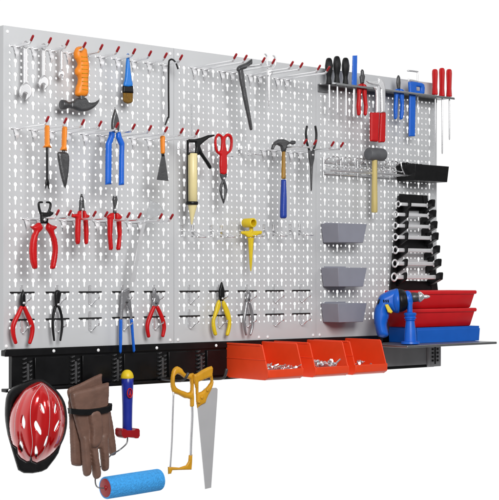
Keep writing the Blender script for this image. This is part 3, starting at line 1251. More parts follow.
# ------------------------------------------------------------------ steel tool rack at the top of the right panel
RS = 1.5                                  # how far tools stand off the board in the rack
pl = P(318, 82, 0)
pr = P(455, 98, 2.0)
RZ = P(394, 90.3, 2.0).z
rk = thing('tool_rack', 'thin steel rack shelf across the top of the right panel with tools stuck through it', 'tool rack', (pl.x, 0, RZ))
b = B()
holes_u = []
for cx in [P(x, 88, RS).x for x in (329.5, 337.5, 346, 355, 362.5, 379, 399, 413, 435.5, 442.5, 449.5)]:
    holes_u.append(circ(cx, -RS, .2, 12))


class Flat:
    """horizontal frame at height z: u = X, v = Y"""
    def __init__(self, z):
        self.z = z
    def to3(self, u, v, h):
        return Vector((u, v, self.z + h))


slab(b, [(pl.x, -.04), (pl.x, -1.5), (pl.x + .4, -2.0), (pr.x, -2.0), (pr.x, -.04)], 0, .07, holes=holes_u, frame=Flat(RZ), inches=True)
part('plate', b, M['rack'], rk)
b = B()
box(b, pl.x, min(pr.x, 47.9), -.1, -.03, RZ - .3, RZ + .1)
box(b, pl.x, pl.x + 1.2, -.12, -.04, RZ - .62, RZ - .2)
part('back_flange', b, M['rack'], rk, bevel=.02)
b = B()
box(b, pl.x + .4, pr.x, -2.04, -1.98, RZ - .16, RZ - .03)
part('front_lip', b, M['rack'], rk, bevel=.015)

z = lambda x, y: (320 + x / 5.0, 50 + y / 5.0)
for x, yt, yb, ye, lb in [(47, 40, 172, 300, 'black handled screwdriver leftmost in the steel rack'), (87, 31, 172, 325, 'black handled screwdriver in the middle of the three, reaching highest'),
                          (130, 39, 172, 340, 'black handled screwdriver next to the blue handled file')]:
    px = z(x, 0)[0]
    Y = lambda v: 50 + v / 5.0
    t = thing('screwdriver', lb, 'screwdriver', P(px, Y(ye), RS), 'black screwdrivers in the rack')
    b = B()
    spin(b, px, RS, [(Y(yt), 1.5), (Y(yt + 3), 2.4), (Y(yt + 12), 3.2), (Y(yt + 40), 4.1), (Y(yt + 62), 3.8), (Y(yt + 88), 2.6), (Y(yt + 102), 2.3), (Y(yt + 115), 2.7), (Y(yb - 4), 3.0), (Y(yb), 2.7)], 10)
    part('handle', b, M['black'], t, smooth=20)
    b = B()
    spin(b, px + .4, RS, [(Y(yb - 2), .95), (Y(ye - 25), .95), (Y(ye - 18), 1.25), (Y(ye - 8), 1.0), (Y(ye), .5)], 12)
    part('blade', b, M['steel'], t)
t = thing('flat_file', 'file with flat square cut blue handle in the steel rack', 'file', P(355, 120, RS))
b = B()
puff(b, [z(*q) for q in [(165, 28), (189, 27), (186, 180), (160, 178)]], RS, .35, .08)
part('handle', b, M['blue'], t)
b = B()
puff(b, [z(*q) for q in [(168, 178), (180, 178), (178, 335), (170, 345), (166, 330)]], RS, .14, .05)
part('blade', b, M['steel'], t)
t = thing('pliers', 'small red handled pliers standing jaws up in the steel rack', 'pliers', P(363, 116, RS))
b = B()
puff(b, [z(*q) for q in [(206, 103), (211, 96), (218, 98), (222, 108), (223, 122), (228, 132), (222, 168), (204, 168), (200, 132), (206, 122)]], RS, .42, .13)
part('jaws', b, M['darksteel'], t)
for hp in ([(186, 182), (194, 172), (212, 166), (212, 196), (206, 230), (206, 320), (198, 330), (188, 325), (184, 280), (188, 230)], [(212, 166), (230, 172), (236, 184), (236, 230), (241, 285), (236, 325), (228, 331), (220, 322), (222, 280), (216, 230), (212, 196)]):
    b = B()
    puff(b, [z(*q) for q in hp], RS, .55, .2, step=.06)
    part('handle', b, M['red'], t)
t = thing('slip_joint_pliers', 'large slip joint pliers with curved chrome jaws and square red handles', 'pliers', P(380, 145, RS + .6))
b = B()
puff(b, [z(*q) for q in [(232, 154), (262, 160), (288, 157), (290, 142), (302, 138), (314, 150), (324, 168), (329, 190), (330, 314), (306, 314), (304, 250), (302, 196), (292, 180), (270, 176), (244, 167)]], RS + .6, .4, .12)
part('upper_jaw', b, M['steel'], t)
b = B()
puff(b, [z(*q) for q in [(268, 186), (280, 178), (303, 182), (304, 250), (303, 316), (280, 316), (281, 240), (278, 200)]], RS + .6, .34, .12)
part('lower_jaw', b, M['steel'], t)
for hp in ([(252, 312), (299, 312), (293, 456), (288, 460), (254, 457), (251, 452)], [(301, 314), (331, 314), (328, 456), (324, 462), (293, 463), (294, 452)]):
    b = B()
    puff(b, [z(*q) for q in hp], RS + .6, .6, .16, step=.06)
    part('handle', b, M['red'], t)
z = lambda x, y: (390 + x / 5.0, 50 + y / 5.0)
t = thing('pliers', 'small blue handled pliers standing jaws up in the steel rack', 'pliers', P(399, 119, RS))
b = B()
puff(b, [z(*q) for q in [(36, 138), (41, 126), (47, 126), (53, 138), (55, 165), (53, 195), (38, 195), (34, 165)]], RS, .42, .13)
part('jaws', b, M['darksteel'], t)
for hp in ([(22, 206), (28, 196), (46, 192), (46, 215), (42, 250), (39, 335), (32, 348), (22, 345), (20, 290), (24, 230)], [(46, 192), (66, 196), (73, 206), (72, 250), (71, 320), (65, 346), (54, 349), (50, 340), (54, 270), (46, 215)]):
    b = B()
    puff(b, [z(*q) for q in hp], RS, .55, .2, step=.06)
    part('handle', b, M['blue'], t)
t = thing('bar_clamp', 'blue bar clamp with square chrome jaw at the right end of the rack', 'clamp', P(412, 137, RS))
b = B()
tube(b, [z(90, 103) + (RS, .9), z(115, 105) + (RS, .95), z(141, 109) + (RS, .95)], 3, 8)
tube(b, [z(141, 108) + (RS, .95), z(140, 130) + (RS, .95), z(139, 158) + (RS, .95)], 3, 8)
puff(b, [z(*q) for q in [(92, 144), (120, 148), (142, 154), (142, 164), (92, 156)]], RS, .35, .08)
part('jaw', b, M['steel'], t)
b = B()
puff(b, [z(*q) for q in [(93, 160), (120, 158), (160, 164), (172, 172), (176, 190), (174, 218), (158, 226), (96, 216)]], RS, .7, .16, [z_ for z_ in [[z(*q) for q in [(134, 184), (152, 186), (152, 204), (134, 202)]]]], sub=1)
part('head', b, M['blue'], t)
b = B()
puff(b, [z(*q) for q in [(98, 214), (131, 217), (127, 432), (95, 433)]], RS, .34, .1)
part('bar', b, M['blue'], t)
b = B()
spin(b, z(140, 0)[0], RS, [(z(0, 222)[1], 1.0), (z(0, 260)[1], 1.0), (z(0, 262)[1], 1.5), (z(0, 288)[1], 1.4)], 12)
part('screw', b, M['steel'], t)
for x, yt, yb, ye, lb in [(227, 96, 224, 470, 'red handled screwdriver leftmost of the three at the rack end'), (262, 90, 232, 520, 'tallest red handled screwdriver in the middle of the three'),
                          (298, 96, 234, 450, 'red handled screwdriver rightmost at the very end of the rack')]:
    px = z(x, 0)[0]
    Y = lambda v: 50 + v / 5.0
    t = thing('screwdriver', lb, 'screwdriver', P(px, Y(ye), RS), 'red screwdrivers in the rack')
    b = B()
    spin(b, px, RS, [(Y(yt), 1.4), (Y(yt + 2), 2.2), (Y(yt + 8), 2.8), (Y(yt + 22), 3.0), (Y(yt + 60), 2.7), (Y(yb - 40), 2.5), (Y(yb - 4), 3.0), (Y(yb), 2.7)], 8)
    part('handle', b, M['red'], t, smooth=20)
    b = B()
    spin(b, px + .3, RS, [(Y(yb - 2), .75), (Y(ye - 8), .75), (Y(ye), .4)], 10)
    part('blade', b, M['steel'], t)

# ------------------------------------------------------------------ wire ring rack, mallet, black tray
a0 = P(323, 160, 0)
a1 = P(406, 171, 0)
RX0, RX1, RZR = a0.x, P(405, 170, 0).x, P(360, 164.5, .6).z
wr = thing('wire_ring_rack', 'chrome wire rack with a row of rings below the long hooks of the right panel', 'tool rack', (RX0, 0, RZR - 1))
b = B()
w = .065
wire(b, [(RX0, -.1, RZR), (RX1, -.1, RZR)], w, 2)
wire(b, [(RX0, -.1, RZR - 1.0), (RX1, -.1, RZR - 1.0)], w, 2)
for x in np.linspace(RX0, RX1, 6):
    wire(b, [(x, -.14, RZR + .5), (x, -.14, RZR - 1.3)], w, 2)
part('back_wires', b, M['chrome'], wr)
nr = 7
pit = (RX1 - RX0) / nr
for i in range(nr):
    b = B()
    cx = RX0 + pit * (i + .5)
    h_ = pit * .47
    wire(b, [(cx - h_, -.12, RZR - .15), (cx - h_, -.35, RZR + .2), (cx - h_ * .75, -.75, RZR + .42), (cx, -.95, RZR + .5), (cx + h_ * .75, -.75, RZR + .42), (cx + h_, -.35, RZR + .2), (cx + h_, -.3, RZR - .2),
             (cx + h_ * .7, -.8, RZR - .42), (cx, -1.0, RZR - .46), (cx - h_ * .7, -.8, RZR - .42), (cx - h_, -.3, RZR - .3)], .062, 5, 8)
    part('ring', b, M['chrome'], wr)
b = B()
wire(b, [(RX0, -.1, RZR - .75), (RX0, -1.2, RZR - .80), (RX0, -1.45, RZR - .8), (RX0 + .2, -1.5, RZR - .8), (RX1 - .2, -1.5, RZR - .8), (RX1, -1.45, RZR - .8), (RX1, -1.2, RZR - .80), (RX1, -.1, RZR - .75)], .10, 4, 8)
for x in np.linspace(RX0 + pit, RX1 - pit, nr - 1):
    wire(b, [(x, -.1, RZR - .78), (x, -1.0, RZR - .8), (x, -1.5, RZR - .8)], .06, 3)
    wire(b, [(x, -.95, RZR + .46), (x, -1.1, RZR - .1), (x, -1.5, RZR - .78)], .06, 3)
part('front_wires', b, M['chrome'], wr)

z = lambda x, y: (320 + x / 4.158, 100 + y / 4.158)
S = 1.6
t = thing('rubber_mallet', 'mallet with grey rubber head and pale wooden handle hung in the ring rack', 'mallet', P(375, 212, S))
b = B()
rev(b, P(*z(201, 224), S), P(*z(266, 228), S), [(0, .46), (.015, .52), (.06, .57), (.5, .58), (.93, .57), (.985, .52), (1, .46)], 28)
part('head', b, M['rubber'], t)
b = B()
spin(b, z(229, 0)[0], S, [(z(0, 250)[1], 2.7), (z(0, 330)[1], 2.8), (z(0, 420)[1], 3.1), (z(0, 462)[1], 3.2), (z(0, 468)[1], 2.7)], 16, lean=-.2)
part('handle', b, M['wood'], t)

tz = lambda x, y, s: P(315 + x / 3.44, 140 + y / 3.44, s)
tb = tz(292, 85, .1)
tf0 = tz(347, 82, 2.55)
tf1 = tz(463, 85, 2.55)
bf = tz(347, 138, 2.4)
TX0, TX1, TZ1, TZ0 = tf0.x, tf1.x, tf0.z, bf.z


def open_box(b, x0, x1, y0, y1, z0, z1, ix=0.0, iy=0.0, th=.09, lip=0.0):
    """open tray; the bottom is inset by ix, iy; front is y0 (nearest the viewer)"""
    o = [(x0, y0), (x1, y0), (x1, y1), (x0, y1)]
    bt = [(x0 + ix, y0 + iy), (x1 - ix, y0 + iy), (x1 - ix, y1 - iy * .2), (x0 + ix, y1 - iy * .2)]

    def loop(pts, zz, d):
        cx, cy = sum(p[0] for p in pts) / 4, sum(p[1] for p in pts) / 4
        return [b.verts.new((p[0] - math.copysign(d, p[0] - cx), p[1] - math.copysign(d, p[1] - cy), zz)) for p in pts]
    L = [loop(bt, z0, 0)]
    if lip:
        L += [loop(o, z1 - .22, 0), loop(o, z1 - .22, -lip), loop(o, z1, -lip)]
    else:
        L += [loop(o, z1, 0)]
    L += [loop(o, z1, th), loop(bt, z0 + th, th)]
    for l0, l1 in zip(L, L[1:]):
        for i in range(4):
            j = (i + 1) % 4
            b.faces.new([l0[i], l0[j], l1[j], l1[i]])
    b.faces.new(list(reversed(L[0])))
    b.faces.new(L[-1])
    return b


t = thing('tool_tray', 'black plastic tray with notched rear edge, fixed right of the wire rings', 'tray', ((TX0 + TX1) / 2, -1.2, TZ0))
b = B()
open_box(b, TX0, TX1, -2.55, -.12, TZ0, TZ1, .12, .12, .1)
part('tray_body', b, M['black'], t, bevel=.03)
b = B()
for k in range(6):
    x = TX0 + .35 + k * .52
    box(b, x, x + .3, -.5, -.1, TZ1 - .3, TZ1 + .28)
part('rear_notches', b, M['black'], t, bevel=.05)

# ------------------------------------------------------------------ grey cups
g0 = None
for i, (yt, lb) in enumerate([(223, 'top grey plastic bin of the three in a column'), (267.5, 'middle grey plastic bin of the three in a column'), (303.5, 'lowest grey plastic bin, nearest to the orange bins')]):
    p = P(338.6, yt, 2.3)
    x0, x1 = p.x, P(367.5, yt, 2.3).x
    zt = p.z
    if g0 is None:
        g0 = thing('storage_bin', lb, 'bin', ((x0 + x1) / 2, -1.2, zt - 1.68), 'small grey bins on the right panel')
        gz = zt
        b = B()
        open_box(b, x0, x1, -2.3, -.1, zt - 1.68, zt, .28, .2, .08)
        part('tray_body', b, M['grey'], g0, bevel=.05)
        b = B()
        box(b, x0 + .5, x1 - .5, -.13, -.02, zt - .5, zt + .12)
        part('hanger_tab', b, M['grey'], g0, bevel=.02)
    else:
        dup(g0, 0, 0, zt - gz, lb)

# ------------------------------------------------------------------ wrench holder with seven wrenches
z = lambda x, y: (380 + x / 4.17, 180 + y / 4.17)
WY = [100, 143, 190, 238, 292, 348, 405]
RXL = [82, 77, 73, 70, 66, 62, 58]           # left arm (zoomed px)
RXR = [200, 205, 211, 217, 224, 231, 238]
wh = thing('wrench_holder', 'black sawtooth wrench holder carrying a ladder of seven chrome wrenches', 'wrench holder', P(412, 288, .1))
WS = 1.05


def rail_side(xs, th, out):
    """stepped arm: seven slanting teeth that rise outward from the board, a wrench lying on each"""
    b = B()
    for x, y in zip(xs, WY):
        X = P(*z(x, y), 0).x
        zz = P(*z(x, y), WS).z
        prof_ = [(-.04, zz - .95), (-.04, zz - .30), (-out + .25, zz + .40), (-out, zz + .46), (-out - .06, zz + .34), (-out, zz - .22), (-.5, zz - .72)]
        l = [b.verts.new((X, y_, z_)) for y_, z_ in prof_]
        r_ = [b.verts.new((X + th, y_, z_)) for y_, z_ in prof_]
        n = len(prof_)
        b.faces.new(l)
        b.faces.new(list(reversed(r_)))
        for k in range(n):
            b.faces.new([l[k], r_[k], r_[(k + 1) % n], l[(k + 1) % n]])
    return b


part('stepped_arm', rail_side([80, 69, 68, 67, 66, 65, 62], .2, 1.4), M['black'], wh, smooth=30)
part('stepped_arm', rail_side([163, 168, 173, 178, 184, 190, 196], .45, 1.65), M['black'], wh, smooth=30)
for cp in ([z(84, 58), (428, 195.6), z(186, 128), z(76, 128)], [z(62, 246), z(205, 250), z(208, 298), z(58, 290)], [z(46, 418), z(232, 424), z(238, 462), z(42, 462)]):
    b = B()
    slab(b, cp, .16, .12)
    part('cross_plate', b, M['black'], wh, bevel=.02)
b = B()
slab(b, [z(76, 66), z(94, 66), z(66, 462), z(40, 462)], .22, .16)
slab(b, [z(178, 66), z(200, 66), z(244, 462), z(214, 462)], .22, .16)
part('side_rail', b, M['black'], wh, bevel=.02)
for i, y in enumerate(WY):
    xl = [78, 67, 66, 66, 66, 64, 61][i]
    xr = [209, 212, 219, 226, 231, 238, 254][i]
    p0, p1 = P(*z(xl, y), WS + .06), P(*z(xr, y), WS + .06)
    zz = p0.z
    lb = ['topmost and shortest chrome wrench in the black holder', 'second chrome wrench from the top of the black holder', 'third chrome wrench from the top of the black holder',
          'fourth chrome wrench, in the middle of the black holder', 'third chrome wrench from the bottom of the black holder', 'second chrome wrench from the bottom of the black holder',
          'lowest and largest chrome wrench in the holder, just above the red boxes'][i]
    b = B()
    R = .32 + .02 * i
    fr = Board(WS + .06)
    fr.to2 = lambda q: q
    n = 20
    puff(b, [(p0.x + R * math.cos(2 * math.pi * k / n), zz + R * math.sin(2 * math.pi * k / n)) for k in range(n)], 0, .24, .08,
         [[(p0.x + R * .55 * math.cos(2 * math.pi * k / 12), zz + R * .55 * math.sin(2 * math.pi * k / 12)) for k in range(12)]], frame=fr)
    hw = .16 + .006 * i
    puff(b, [(p0.x + R * .85, zz - hw), (p0.x + R * .85, zz + hw), (p1.x - .3, zz + hw), (p1.x - .3, zz - hw)], 0, .2, .07, frame=fr)
    jr = R * .95
    jaw = []
    for k in range(17):
        a = math.radians(45 + 290 * k / 16)
        jaw.append((p1.x - .2 + jr * math.cos(a), zz + jr * math.sin(a)))
    jaw += [(p1.x - .15, zz - .38 * jr), (p1.x - .3, zz), (p1.x - .05, zz + .35 * jr)]
    puff(b, jaw, 0, .24, .07, frame=fr)
    tag(part('wrench', b, M['zinc']), lb, 'wrench', 'wrenches in the black holder')

# ------------------------------------------------------------------ shelf and what stands on it
SD = 6.6
s0 = P(408, 347, SD)
s1 = P(497.5, 345.5, SD)
SZ = s0.z + .12
sh = thing('steel_shelf', 'thin dark steel shelf under the drill and the stacked boxes', 'shelf', ((s0.x + s1.x) / 2, -SD / 2, SZ - .15))
b = B()
box(b, s0.x, s1.x, -SD, -.7, SZ - .22, SZ)
part('plate', b, M['rack'], sh, bevel=.05)
b = B()
box(b, s0.x, 47.8, -.69, -.02, SZ - .30, SZ - .03)
part('rear_strip', b, M['brown'], sh, bevel=.02)
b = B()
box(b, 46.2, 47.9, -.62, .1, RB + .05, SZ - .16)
part('bracket', b, M['bracket_rail_sheen'], sh, bevel=.06)
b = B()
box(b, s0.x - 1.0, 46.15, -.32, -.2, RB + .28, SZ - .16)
part('rail_sheen_plate', b, M['bracket_rail_sheen'], sh, bevel=.02)  # added plate: its grey stands in for light reflected off the black rail
b = B()
for k in range(5):
    zz = RB + .55 + k * .36
    box(b, 46.55, 46.8, -.66, -.6, zz, zz + .18)
    box(b, 47.25, 47.5, -.66, -.6, zz, zz + .18)
box(b, 46.95, 47.1, -.66, -.6, RB + .3, SZ - .4)
part('bracket_slots', b, M['black'], sh)

bx0 = P(418, 340, 4.1).x
bx1 = P(480.5, 340, 4.1).x
bzt = P(418, 327.8, 4.1).z
t = thing('parts_box', 'wide blue plastic box at the bottom of the stack on the shelf', 'box', ((bx0 + bx1) / 2, -2.3, SZ))
b = B()
open_box(b, bx0, bx1, -4.1, -.5, SZ + .004, bzt, .06, .06, .1, lip=.05)
part('box_body', b, M['boxblue'], t, bevel=.03)


def tapered(b, x0, x1, y0, y1, z0, z1, inset, rim, th=.08):
    loops = []
    for zz, d in ((z0, inset + .06), (z0 + .08, inset - .04), (z1 - rim, .16), (z1 - rim + .02, .02), (z1 - rim * .5, -.03), (z1 - .06, .0), (z1, .06)):
        loops.append([b.verts.new(p) for p in ((x0 + d, y0 + d * .75, zz), (x1 - d, y0 + d * .75, zz), (x1 - d, y1 - d * .2, zz), (x0 + d, y1 - d * .2, zz))])
    d = th + .05
    for zz, d in ((z1, d), (z0 + .12, inset + th)):
        loops.append([b.verts.new(p) for p in ((x0 + d, y0 + d, zz), (x1 - d, y0 + d, zz), (x1 - d, y1 - d, zz), (x0 + d, y1 - d, zz))])
    for l0, l1 in zip(loops, loops[1:]):
        for i in range(4):
            j = (i + 1) % 4
            b.faces.new([l0[i], l0[j], l1[j], l1[i]])
    b.faces.new(list(reversed(loops[0])))
    b.faces.new(loops[-1])
    return b


rx1 = P(477, 311, 4.0).x
rx0 = P(417, 311, 4.0).x - .6
lz0, lz1 = bzt + .01, P(440, 308.5, 4.0).z
uz0, uz1 = lz1 + .01, P(440, 290.5, 4.0).z
for zz0, zz1, lb in ((lz0, lz1, 'lower red tapered bin standing in the blue box'), (uz0, uz1, 'upper red tapered bin on top of the stack')):
    t = thing('stacking_box', lb, 'box', ((rx0 + rx1) / 2, -2.2, zz0), 'red bins stacked on the shelf')
    b = B()
    tapered(b, rx0, rx1, -4.0, -.6, zz0, zz1, .52, .36)
    part('box_body', b, M['boxred'], t, bevel=.11)

# drill: turned a little towards the left front, standing on its side handle
z = lambda x, y: (365 + x / 7.14, 280 + y / 7.14)
DD = (P(411, 344, 5.5) - CAM).dot(FWD)
KD = DD / FPX / 7.14                       # inches per zoomed px


def dp(x, y, h=0.0):
    u, v = Facing(DD).to2(z(x, y))
    return Facing(DD).to3(u, v, h)


def drev(b, pts, n=30):
    """revolve about the drill axis: (x, y of the axis, radius) in zoomed px"""
    x0, x1 = pts[0][0], pts[-1][0]
    p0, p1 = dp(x0, pts[0][1]), dp(x1, pts[-1][1])
    return rev(b, p0, p1, [((x - x0) / (x1 - x0), r_ * KD) for x, _, r_ in pts], n)


def dpuff(b, pts, h, th, R, sub=1, step=None):
    return puff(b, [z(*q_) for q_ in pts], 0, th, R, sub=sub, step=step, frame=Facing(DD - h))


t = thing('power_drill', 'blue electric drill with chrome bit resting on the shelf on its front handle', 'drill', dp(330, 458))
b = B()
dpuff(b, [(98, 132), (112, 108), (140, 92), (165, 80), (190, 70), (222, 66), (240, 72), (246, 140), (236, 222), (215, 232), (190, 222), (172, 212), (172, 232), (176, 256), (166, 290), (160, 320), (164, 350), (172, 388), (162, 405), (132, 414), (112, 412), (92, 396), (78, 350), (68, 300), (66, 250), (72, 205), (86, 175), (92, 150)], 0, 1.7, .62, sub=3, step=.08)
part('body', b, M['blue'], t)
b = B()
drev(b, [(196, 150, 62), (200, 150, 74), (212, 150, 84), (226, 149, 88), (238, 148, 88), (242, 148, 82)])
part('front_housing', b, M['blue'], t)
b = B()
drev(b, [(240, 148, 78), (244, 148, 83), (262, 147, 82), (285, 145, 74), (300, 142, 62), (306, 141, 50)])
part('gear_collar', b, M['black'], t)
b = B()
drev(b, [(296, 138, 52), (300, 138, 60), (318, 135, 60), (332, 132, 50), (338, 131, 40)])
part('clamp_ring', b, M['blue'], t)
b = B()
drev(b, [(332, 124, 32), (338, 124, 36), (356, 123, 35), (378, 122, 32), (388, 122, 27)])
part('chuck', b, M['darksteel'], t)
b = B()
drev(b, [(382, 121, 30), (386, 121, 38), (396, 121, 39), (408, 121, 32), (420, 120, 20), (427, 120, 12)])
part('chuck_nose', b, M['nose'], t)
b = B()
drev(b, [(422, 120, 12), (430, 120, 14), (444, 119, 13), (458, 118, 9), (468, 118, 3)], 14)
part('drill_bit', b, M['steel'], t)
b = B()
dpuff(b, [(306, 100), (322, 90), (336, 100), (342, 150), (344, 245), (304, 245), (302, 150)], .35, .7, .25)


def dspin(b, x, pts, h=.3):
    y0, y1 = pts[0][0], pts[-1][0]
    return rev(b, dp(x, y0, h), dp(x, y1, h), [((y - y0) / (y1 - y0), r_ * KD) for y, r_ in pts], 28)


dspin(b, 326, [(232, 34), (237, 44), (252, 44), (256, 37), (264, 37), (267, 43), (274, 43), (278, 34), (284, 34), (287, 40), (292, 31), (310, 33), (360, 40), (410, 44), (436, 45), (439, 66), (455, 68), (458, 62)])
part('side_handle', b, M['blue'], t)
b = B()
dpuff(b, [(134, 262), (158, 256), (170, 268), (164, 292), (146, 300), (130, 286)], .1, .75, .2)
part('trigger', b, M['black'], t)
b = B()
dpuff(b, [(144, 176), (168, 172), (202, 226), (192, 240), (166, 230)], .84, .12, .04)
part('sticker', b, M['label'], t)
b = B()
dpuff(b, [(90, 158), (104, 134), (120, 138), (110, 165), (92, 178)], .45, .4, .12)
part('switch', b, M['black'], t)
b = B()
for k in range(3):
    dpuff(b, [(132 + 15 * k, 142), (142 + 15 * k, 139), (145 + 15 * k, 160), (135 + 15 * k, 163)], .84, .14, .03)
part('vents', b, M['black'], t)
b = B()
sweep(b, [dp(114, 402), dp(115, 425), dp(117, 440), dp(118, 452)], [18 * KD, 16 * KD, 13 * KD, 12 * KD], 12)
part('cord_sleeve', b, M['black'], t)

# ------------------------------------------------------------------ orange bins
c0 = P(226.5, 344, 0)
BX0, BW, BD = c0.x, 3.95, 5.2
BZT = P(262, 345, 4.55).z
BZ0 = P(264.5, 380.5, 4.9).z
bin0 = None
for i, (dx, lb) in enumerate([(0, 'leftmost orange bin holding the widest scatter of screws'), (P(309.5, 345, 4.55).x - P(262, 345, 4.55).x, 'middle orange bin holding the largest bolts'),
                              (P(349.5, 345, 4.55).x - P(262, 345, 4.55).x, 'rightmost orange bin, nearly empty')]):
    if bin0 is None:
        bin0 = thing('stacking_bin', lb, 'bin', (BX0 + BW / 2, -2.5, BZ0), 'orange bins hung on the rail')
        th = .1
        zl = P(266, 370, 5.25).z          # lip height
        side = [(-.02, BZT + .02), (-4.55, BZT), (-5.2, zl), (-5.32, zl - .02), (-5.3, zl - .62), (-5.18, zl - .72), (-4.9, BZ0), (-.02, BZ0)]
        for xx in (BX0, BX0 + BW - th):
            b = B()
            l = [b.verts.new((xx, y, zz)) for y, zz in side]
            r = [b.verts.new((xx + th, y, zz)) for y, zz in side]
            n = len(side)
            b.faces.new(l)
            b.faces.new(list(reversed(r)))
            for k in range(n):
                b.faces.new([l[k], r[k], r[(k + 1) % n], l[(k + 1) % n]])
            part('side_wall', b, M['binred'], bin0, bevel=.03)
        b = B()
        xa, xb = BX0 + th, BX0 + BW - th
        box(b, xa, xb, -4.88, -.03, BZ0 + .01, BZ0 + .1)
        box(b, xa, xb, -.14, -.03, BZ0 + .11, BZT - .05)
        part('tray_floor', b, M['binred'], bin0, bevel=.02)
        b = B()
        fp = [(-5.2, zl - .01), (-5.34, zl - .03), (-5.32, zl - .63), (-5.2, zl - .73), (-4.92, BZ0 + .02), (-4.8, BZ0 + .02), (-5.06, zl - .7), (-5.12, zl - .55)]
        l = [b.verts.new((xa, y, zz)) for y, zz in fp]
        r = [b.verts.new((xb, y, zz)) for y, zz in fp]
        n = len(fp)
        b.faces.new(l)
        b.faces.new(list(reversed(r)))
        for k in range(n):
            b.faces.new([l[k], r[k], r[(k + 1) % n], l[(k + 1) % n]])
        part('front_lip', b, M['binred'], bin0, bevel=.025)
        for xx in (BX0 - .05, BX0 + BW - .03):
            b = B()
            box(b, xx, xx + .08, -4.4, -.1, BZT - .1, BZT + .06)
            part('rim', b, M['binred'], bin0, bevel=.02)
        b = B()
        box(b, BX0 - .035, BX0 + .03, -5.0, -.1, BZ0 + 1.62, BZ0 + 1.70)
        part('side_rib', b, M['binred'], bin0, bevel=.015)
    else:
        dup(bin0, dx, 0, 0, lb)
    # screws heaped inside
    rnd = random.Random(5 + i)
    b = B()
    zf = BZT - 1.95 if i < 2 else BZT - 2.0
    cnt = (46, 40, 9)[i]
    for k in range(cnt):
        px_ = BX0 + dx + rnd.uniform(.35, BW - .35) if i < 2 else BX0 + dx + rnd.uniform(1.6, 3.0)
        py_ = -rnd.uniform(2.6, 4.9)
        pz_ = zf + rnd.uniform(-.25, .12 if i != 1 else .3)
        d = Vector((rnd.uniform(-1, 1), rnd.uniform(-1, 1), rnd.uniform(-.5, .5))).normalized()
        c = Vector((px_, py_, pz_))
        L = rnd.uniform(.35, .7) * (1.25 if i == 1 else 1)
        r_ = rnd.uniform(.055, .085) * (1.4 if i == 1 else 1)
        rev(b, c, c + d * L, [(0, r_ * 2.1), (.16, r_ * 2.1), (.17, r_), (1, r_ * .7)], 6)
    pile = part('screw_pile', b, M['chrome'], smooth=20)
    tag(pile, ['loose silver screws scattered in the leftmost orange bin', 'silver bolts heaped in the middle orange bin', 'few silver screws lying in the rightmost orange bin'][i], 'screws', None, 'stuff')

# ------------------------------------------------------------------ hanging below the rail: helmet
z = lambda pts: ZZ(0, 370, 4.545, pts)
DEP = (P(40, 425, 2.0) - CAM).dot(FWD)
hel = thing('bike_helmet', 'glossy red bicycle helmet with black visor and open vents hanging below the rail', 'helmet', P(40, 472, 2.0))
fr = Facing(DEP)
cxy = fr.to2((38.5, 423))
outl = [(182, 50), (205, 58), (232, 78), (262, 104), (284, 140), (297, 180), (301, 230), (296, 280), (282, 325), (258, 362), (228, 392), (192, 420), (160, 430), (128, 428), (98, 408), (74, 372), (54, 325), (44, 280), (42, 235), (48, 190), (64, 150), (88, 112), (118, 80), (150, 60)]
vents = [[(184, 150), (194, 158), (203, 178), (204, 197), (196, 194), (185, 176)], [(258, 146), (263, 155), (260, 178), (253, 198), (248, 190), (250, 165)],
         [(105, 202), (114, 222), (117, 245), (112, 268), (101, 262), (96, 240), (98, 218)], [(166, 230), (178, 250), (189, 275), (188, 296), (174, 286), (161, 262), (158, 242)],
         [(270, 228), (278, 232), (268, 258), (254, 280), (248, 276), (254, 254)], [(92, 320), (103, 335), (106, 355), (101, 378), (88, 366), (84, 344)],
         [(164, 342), (171, 358), (174, 380), (168, 402), (161, 392), (160, 366)], [(216, 300), (224, 306), (216, 336), (206, 352), (202, 340)]]
hc = fr.to2((175 / 4.545, 370 + 235 / 4.545))
top = fr.to2((196 / 4.545, 370 + 60 / 4.545))
bot = fr.to2((165 / 4.545, 370 + 430 / 4.545))
half_w = 2.3


def dome_h(VA, d, h):
    """dome with raised ribs running from the crown to the visor"""
    ax = np.array(bot) - np.array(top)
    L = np.hypot(*ax)
    ax = ax / L
    nx = np.array([-ax[1], ax[0]])
    rel = VA - np.array(top)
    s_ = rel @ ax / L
    w_ = rel @ nx
    prof = np.sqrt(np.clip(1 - (2 * (s_ - .5)) ** 2, 0.0, 1)) * 2.35 + .15
    wn = np.clip(w_ / prof, -1.05, 1.05)
    d = seg_dist(VA, [as2(fr, z(outl), 2)])
    tt = np.minimum(d / 1.75, 1)
    base = 2.4 * np.sqrt(np.maximum(0, 1 - (1 - tt) ** 2))
    ribs = .17 * np.abs(np.sin(wn * math.pi * 2.0 + .6)) * np.clip(d / .6, 0, 1)
    return base + ribs


b = B()
puff(b, z(outl), 0, 1, 1, [z(v) for v in vents], step=.06, sub=2, frame=fr, hfun=dome_h, back=False)
part('shell', b, M['helmet'], hel, smooth=70, solid=.12)
b = B()
back_o = [(166, 38), (206, 48), (240, 72), (272, 105), (296, 145), (306, 190), (308, 240), (300, 290), (282, 335), (254, 378), (222, 410), (180, 432), (130, 432), (80, 400), (46, 330), (30, 260), (24, 205), (26, 150), (34, 110), (60, 78), (110, 54)]
fr2 = Facing(DEP + .15)
inner = [(cx_ * .73 + 172 * .27, cy_ * .73 + 236 * .27) for cx_, cy_ in back_o]
puff(b, z(back_o), 0, .9, .3, [z(inner)], step=.11, sub=2, frame=fr2)
part('liner', b, M['black'], hel)
b = B()


